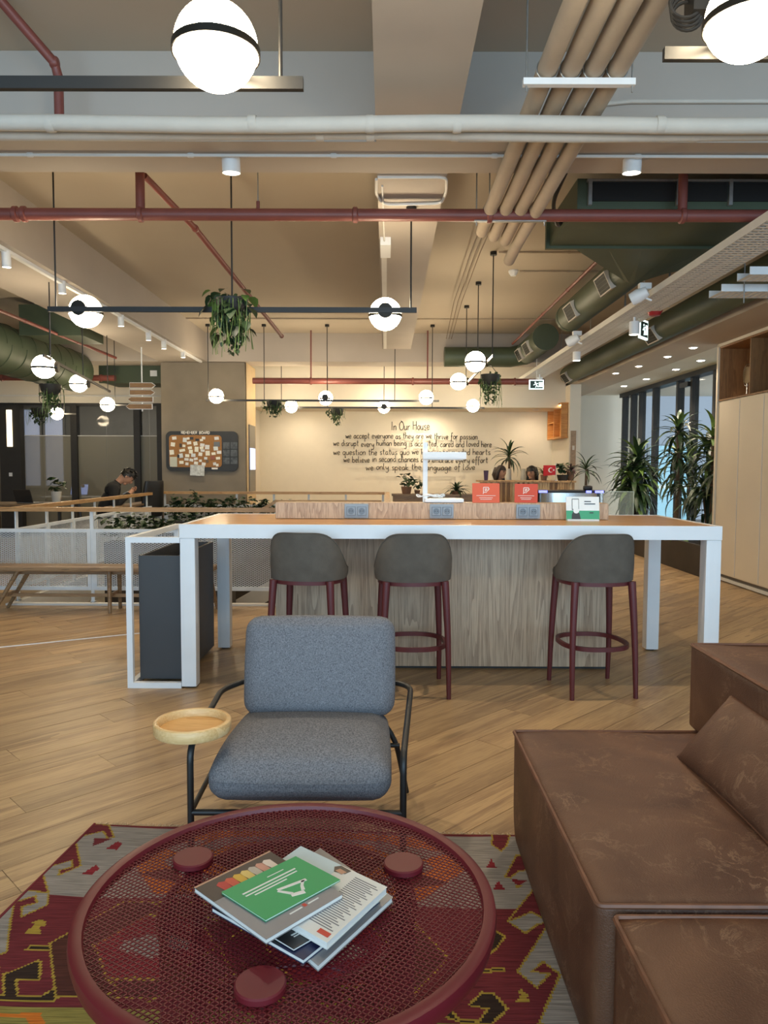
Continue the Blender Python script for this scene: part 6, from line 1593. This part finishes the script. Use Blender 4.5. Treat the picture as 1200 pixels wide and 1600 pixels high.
def person(label, x, y, rz, lean, look, topc, legc, hair, long_hair, hands, seat=.50, yaw=0., dz=0.):
    """seated figure facing local +y; the body is one skinned mesh, clothes and hair are its children"""
    t = thing('person', label, 'person', (x, y, 0), rz, 'people in the hall')
    V = []; E_ = []; Rr = []; Tg = []
    def add(p, r, par=None, tg='torso'):
        V.append(Vector(p)); Rr.append(r if isinstance(r, tuple) else (r, r))
        if par is not None: E_.append((par, len(V)-1)); Tg.append(tg)
        return len(V)-1
    s, c_ = math.sin(lean), math.cos(lean)
    sp = lambda l, f=0: Vector((0, s*l + f*c_, seat+.08 + c_*l - f*s))       # along the spine
    pel = add(sp(0), (.155, .115)); be = add(sp(.17), (.135, .10), pel); ch = add(sp(.36, .01), (.155, .105), be); sh_ = add(sp(.47), (.11, .085), ch)
    nk = add(sp(.53, .02), .052, sh_, 'neck'); n2_ = add(sp(.58, .03), .05, nk, 'neck')
    hb = sp(.58, .03); dh = Vector((math.sin(yaw)*math.sin(look), math.cos(yaw)*math.sin(look), math.cos(look)))
    h1 = add(hb + dh*.06 + Vector((0, .01, 0)), (.062, .070), n2_, 'head'); h2 = add(hb + dh*.13, (.075, .092), h1, 'head'); h3 = add(hb + dh*.20, (.058, .072), h2, 'head')
    for sd in (-1, 1):
        so = add(sp(.44) + Vector((sd*.175, 0, 0)), .058, sh_, 'arm'); el = add(sp(.20, .04) + Vector((sd*.235, .06, -.02)), .043, so, 'arm')
        hd = Vector(hands) + Vector((sd*hands[0], 0, 0)) - Vector((hands[0], 0, 0)); hd.x = sd*abs(hands[0])
        wr = add(hd, .028, el, 'arm'); dr = (hd - V[el]).normalized(); inn = Vector((-sd, .0, 0))
        pm = add(hd + dr*.05, (.036, .016), wr, 'hand'); 
        for k, (ln, off) in enumerate(((.030, .022), (.036, .007), (.034, -.008), (.028, -.022))):
            b0 = add(hd + dr*.085 + Vector((0, 0, off)), .009, pm, 'hand'); b1 = add(hd + dr*(.085+ln) + Vector((0, 0, off)) + inn*.012, .008, b0, 'hand'); add(hd + dr*(.085+ln*1.5) + Vector((0, 0, off-.004)) + inn*.032, .007, b1, 'hand')
        t0 = add(hd + dr*.035 + Vector((0, 0, .03)) + inn*.012, .011, pm, 'hand'); add(hd + dr*.065 + Vector((0, 0, .045)) + inn*.03, .009, t0, 'hand')
        hp = add(Vector((sd*.09, .03, seat+.05)), (.088, .085), pel, 'leg'); kn = add((sd*.12, .45, seat+.045), (.062, .062), hp, 'leg'); an = add((sd*.12, .46, .10), .042, kn, 'leg'); add((sd*.12, .50, .05), (.045, .035), an, 'foot'); add((sd*.13, .62, .035), (.042, .028), len(V)-1, 'foot')
    me = bpy.data.meshes.new('body_cage'); me.from_pydata(V, E_, []); o = bpy.data.objects.new('body_cage', me); C.objects.link(o)
    md = o.modifiers.new('skin', 'SKIN'); md.use_smooth_shade = True
    for k, sv in enumerate(me.skin_vertices[0].data): sv.radius = Rr[k]; sv.use_root = (k == 0)
    ss = o.modifiers.new('sub', 'SUBSURF'); ss.levels = 1; ss.render_levels = 1
    dg = bpy.context.evaluated_depsgraph_get(); ev = o.evaluated_get(dg).to_mesh()
    bv = [v.co.copy() for v in ev.vertices]; bn_ = [v.normal.copy() for v in ev.vertices]; bf = [tuple(p.vertices) for p in ev.polygons]
    o.evaluated_get(dg).to_mesh_clear(); bpy.data.objects.remove(o); bpy.data.meshes.remove(me)
    def near(p):
        best, bi = 9, 0
        for k, (a, b) in enumerate(E_):
            A, B = V[a], V[b]; d = B-A; u = max(0, min(1, (p-A).dot(d)/max(1e-9, d.dot(d)))); q = (p-A-d*u).length / max(.02, Rr[b][0])
            if q < best: best, bi = q, k
        return Tg[bi]
    lab = [near(sum((bv[i] for i in f), Vector())/len(f)) for f in bf]
    # face: nose, ears and lips modelled into the body mesh
    hc = hb + dh*.125; ang = Vector((math.sin(yaw), math.cos(yaw), 0)); fwd = (ang*math.cos(look) - Vector((0, 0, 1))*math.sin(look)); rgt = fwd.cross(dh).normalized()
    FM = Matrix((rgt, fwd, dh)).transposed()
    body = MB(); body.add(bv, bf)
    body.sphere(hc + FM @ Vector((0, .02, .0)), .085, 16, 10, 1.28, .88, 1.05, FM)
    body.sphere(hc + FM @ Vector((0, .108, -.012)), .017, 8, 6, 1.5, .75, 1.1, FM); body.sphere(hc + FM @ Vector((0, .096, -.055)), .022, 8, 6, .35, 1, .5, FM); body.sphere(hc + FM @ Vector((0, .07, -.088)), .035, 10, 6, .8, 1, .9, FM)
    for sd in (-1, 1): body.sphere(hc + FM @ Vector((sd*.078, .005, -.01)), .026, 8, 6, 1.2, .35, .8, FM)
    bo = obj('body', body, M_skin, t, 180, local=True)
    for sd in (-1, 1):
        obj('eye', MB().sphere(hc + FM @ Vector((sd*.032, .094, .012)), .011, 8, 6, .7), mat('eye_dark', '20160F', .2), bo, True, local=True)
        obj('eyebrow', MB().bar(hc + FM @ Vector((sd*.018, .104, .034)), hc + FM @ Vector((sd*.05, .094, .034)), .008, .007), hair, bo, local=True)
    def cloth(tags, name, m, off):
        b = MB(); used = {}; 
        for f, l in zip(bf, lab):
            if l in tags:
                ids = []
                for i in f:
                    if i not in used: used[i] = len(b.v); b.v.append(tuple(bv[i] + bn_[i]*off))
                    ids.append(used[i])
                b.f.append(tuple(ids)); b.mi.append(0)
        obj(name, b, m, t, 180, local=True)
    cloth(('torso', 'arm'), 'sweater', mat('cloth_'+topc, topc, .9, var=.1, scale=30), .012); cloth(('leg',), 'trousers', mat('cloth_'+legc, legc, .9), .010); cloth(('foot',), 'shoe', M_black, .010)
    hb_ = MB(); n, m_ = 20, 12
    full = MB().sphere((0, 0, 0), 1, n, m_)
    keep = [f for f in full.f if (lambda c: c.z > (.15 if c.y > .35 else -.45 if c.y < .1 else -.05))(sum((Vector(full.v[i]) for i in f), Vector())/len(f))]
    rh = random.Random(3)
    vv = [hc + FM @ (Vector((v[0]*.088, .008+v[1]*.104, .012+v[2]*.112))*(1+rh.uniform(-.03, .05))) for v in full.v]
    hb_.add(vv, keep)
    if not long_hair:
        for k in range(46):       # tousled locks
            a, e = rh.uniform(0, 6.28), rh.uniform(.1, 1.5); q = Vector((math.cos(a)*math.cos(e), math.sin(a)*math.cos(e), math.sin(e)))
            if q.y > .6 and q.z < .5: continue
            p_ = hc + FM @ Vector((q.x*.088, .008+q.y*.104, .012+q.z*.112)); hb_.tube([p_, p_ + FM @ (q*.018 + Vector((rh.uniform(-.02, .02), .01, 0)))], [.018, .006], 6)
    else:
        hb_.tube([hc + FM @ Vector((0, -.045, .05)), hc + FM @ Vector((0, -.075, -.05)), hc + Vector((0, -.075, -.16)), hc + Vector((0, -.085, -.30))], [.08, .085, .085, .05], 14)
        for sd in (-1, 1): hb_.tube([hc + FM @ Vector((sd*.05, .04, .085)), hc + FM @ Vector((sd*.085, .01, .0)), hc + FM @ Vector((sd*.085, .0, -.08)), hc + Vector((sd*.095, .02, -.24))], [.025, .032, .035, .02], 8)
    obj('hair', hb_, hair, t, 180, local=True)
    return t
px_ = Vector((-4.13, 11.0, 0))
man = person('person in a black sweater bent over a phone at the desk', px_.x-.14, 11.0, -PI/2+.4, .42, .95, '131315', '2A2C33', M_hair, False, (.05, .40, .94), .52)
man.scale = (1.08, 1.08, 1.04)
office_chair('office chair under the person in the black sweater', px_.x-.16, 11.0, -PI/2+.4, .30)
c = at(198, 771, 11.2); ph = thing('phone', 'pale phone held by the person in the black sweater', 'phone', (c.x, 11.2, c.z)); obj('case', MB().rbox((c.x+.0, 11.2, c.z+.01), (.085, .15, .012), .004, 3, M=Matrix.Rotation(-.5, 3, 'Y')), M_white, ph, True); obj('camera_bump', MB().rbox((c.x-.02, 11.24, c.z+.012), (.03, .03, .014), .004, 3, M=Matrix.Rotation(-.5, 3, 'Y')), M_dark, ph, True)
office_chair('empty black high backed office chair between the desk and the column', at(233, 760, 11.9).x-.12, 11.9, math.radians(60), .58)
a = at(779, 742, 13.5); b = at(832, 741, 13.5)
w1 = person('person with long dark hair at the reception, left of the two, facing right', a.x, 13.5, PI+.1, .06, .12, '2B2B2E', '26262A', M_hair2, True, (.13, .30, .80), .52, yaw=-.75)
office_chair('office chair under the left person at the reception', a.x, 13.5, PI+.1, .3)
w2 = person('person with straight black hair at the reception, right of the two, looking left', b.x, 13.5, PI-.1, .06, .25, '38383C', '26262A', M_hair, True, (.13, .30, .80), .52, yaw=.6)
office_chair('office chair under the right person at the reception', b.x, 13.5, PI-.1, .3)
# figures behind the frosted glass
c = at(135, 745, 16.4); copy_tree(man, (c.x, 16.4, 0), PI, 'dim person behind the frosted glass facing a blue laptop')
office_chair('office chair of the dim person behind the frosted glass with a laptop', c.x, 16.45, PI, .3)
dk = thing('meeting_table', 'meeting table dimly seen behind the frosted glass', 'table', (c.x, 15.6, 0)); obj('top', MB().box(c.x-.6, c.x+.9, 15.2, 16.0, .71, .74), M_whitem, dk)
for dx in (-.5, .8): obj('leg', MB().box(c.x+dx-.02, c.x+dx+.02, 15.5, 15.7, 0, .71), M_dark, dk)
def laptop(label, x, y, z, rz, scr, open_=1.9, s=1.):
    t = thing('laptop', label, 'laptop', (x, y, z), rz, 'open laptops'); P = lambda n_, b, m: obj(n_, b, m, t, local=True)
    P('keyboard', MB().rbox((0, 0, .009), (.32*s, .22*s, .016), .004, 3), M_galv); R = Matrix.Rotation(-(open_-PI/2), 3, 'X')
    P('lid', MB().obox(Vector((0, .11*s, .016)) + R @ Vector((0, 0, .105*s)), .32*s, .010, .21*s, R), M_dark); P('screen', MB().obox(Vector((0, .11*s, .016)) + R @ Vector((0, -.006, .105*s)), .30*s, .003, .19*s, R), scr)
laptop('open laptop with glowing blue screen behind the frosted glass', c.x+.02, 15.8, .74, 0, emis('laptop_blue', (.25, .40, .9), 1.2), s=1.2)
# work desks at the left
def desk(label, x0, x1, y0, y1, h=.76):
    t = thing('work_desk', label, 'desk', ((x0+x1)/2, (y0+y1)/2, 0), group='work desks at the left')
    obj('top', MB().box(x0, x1, y0, y1, h-.03, h), M_bench, t)
    for x in (x0+.05, x1-.05):
        for y in (y0+.05, y1-.05): obj('leg', MB().box(x-.02, x+.02, y-.02, y+.02, 0, h-.03), M_dark, t)
x_m = px_.x
desk('work desk in front of the person in the black sweater', -4.05, -3.80, 10.6, 12.9, .80)
desk('long work desk at the far left edge', -7.2, -4.95, 11.25, 12.0, .80)
c = at(45, 787, 11.5); laptop('open dark laptop on the far left work desk', c.x, 11.55, .80, PI-.3, mat('laptop_off', '26282A', .2))
c = at(88, 775, 11.7); pot_plant('small plant in a pale pot on the far left work desk', (c.x, 11.7, .80), .08, .18, 34, .26, M_leaf2, bush=True, pm=M_potw)
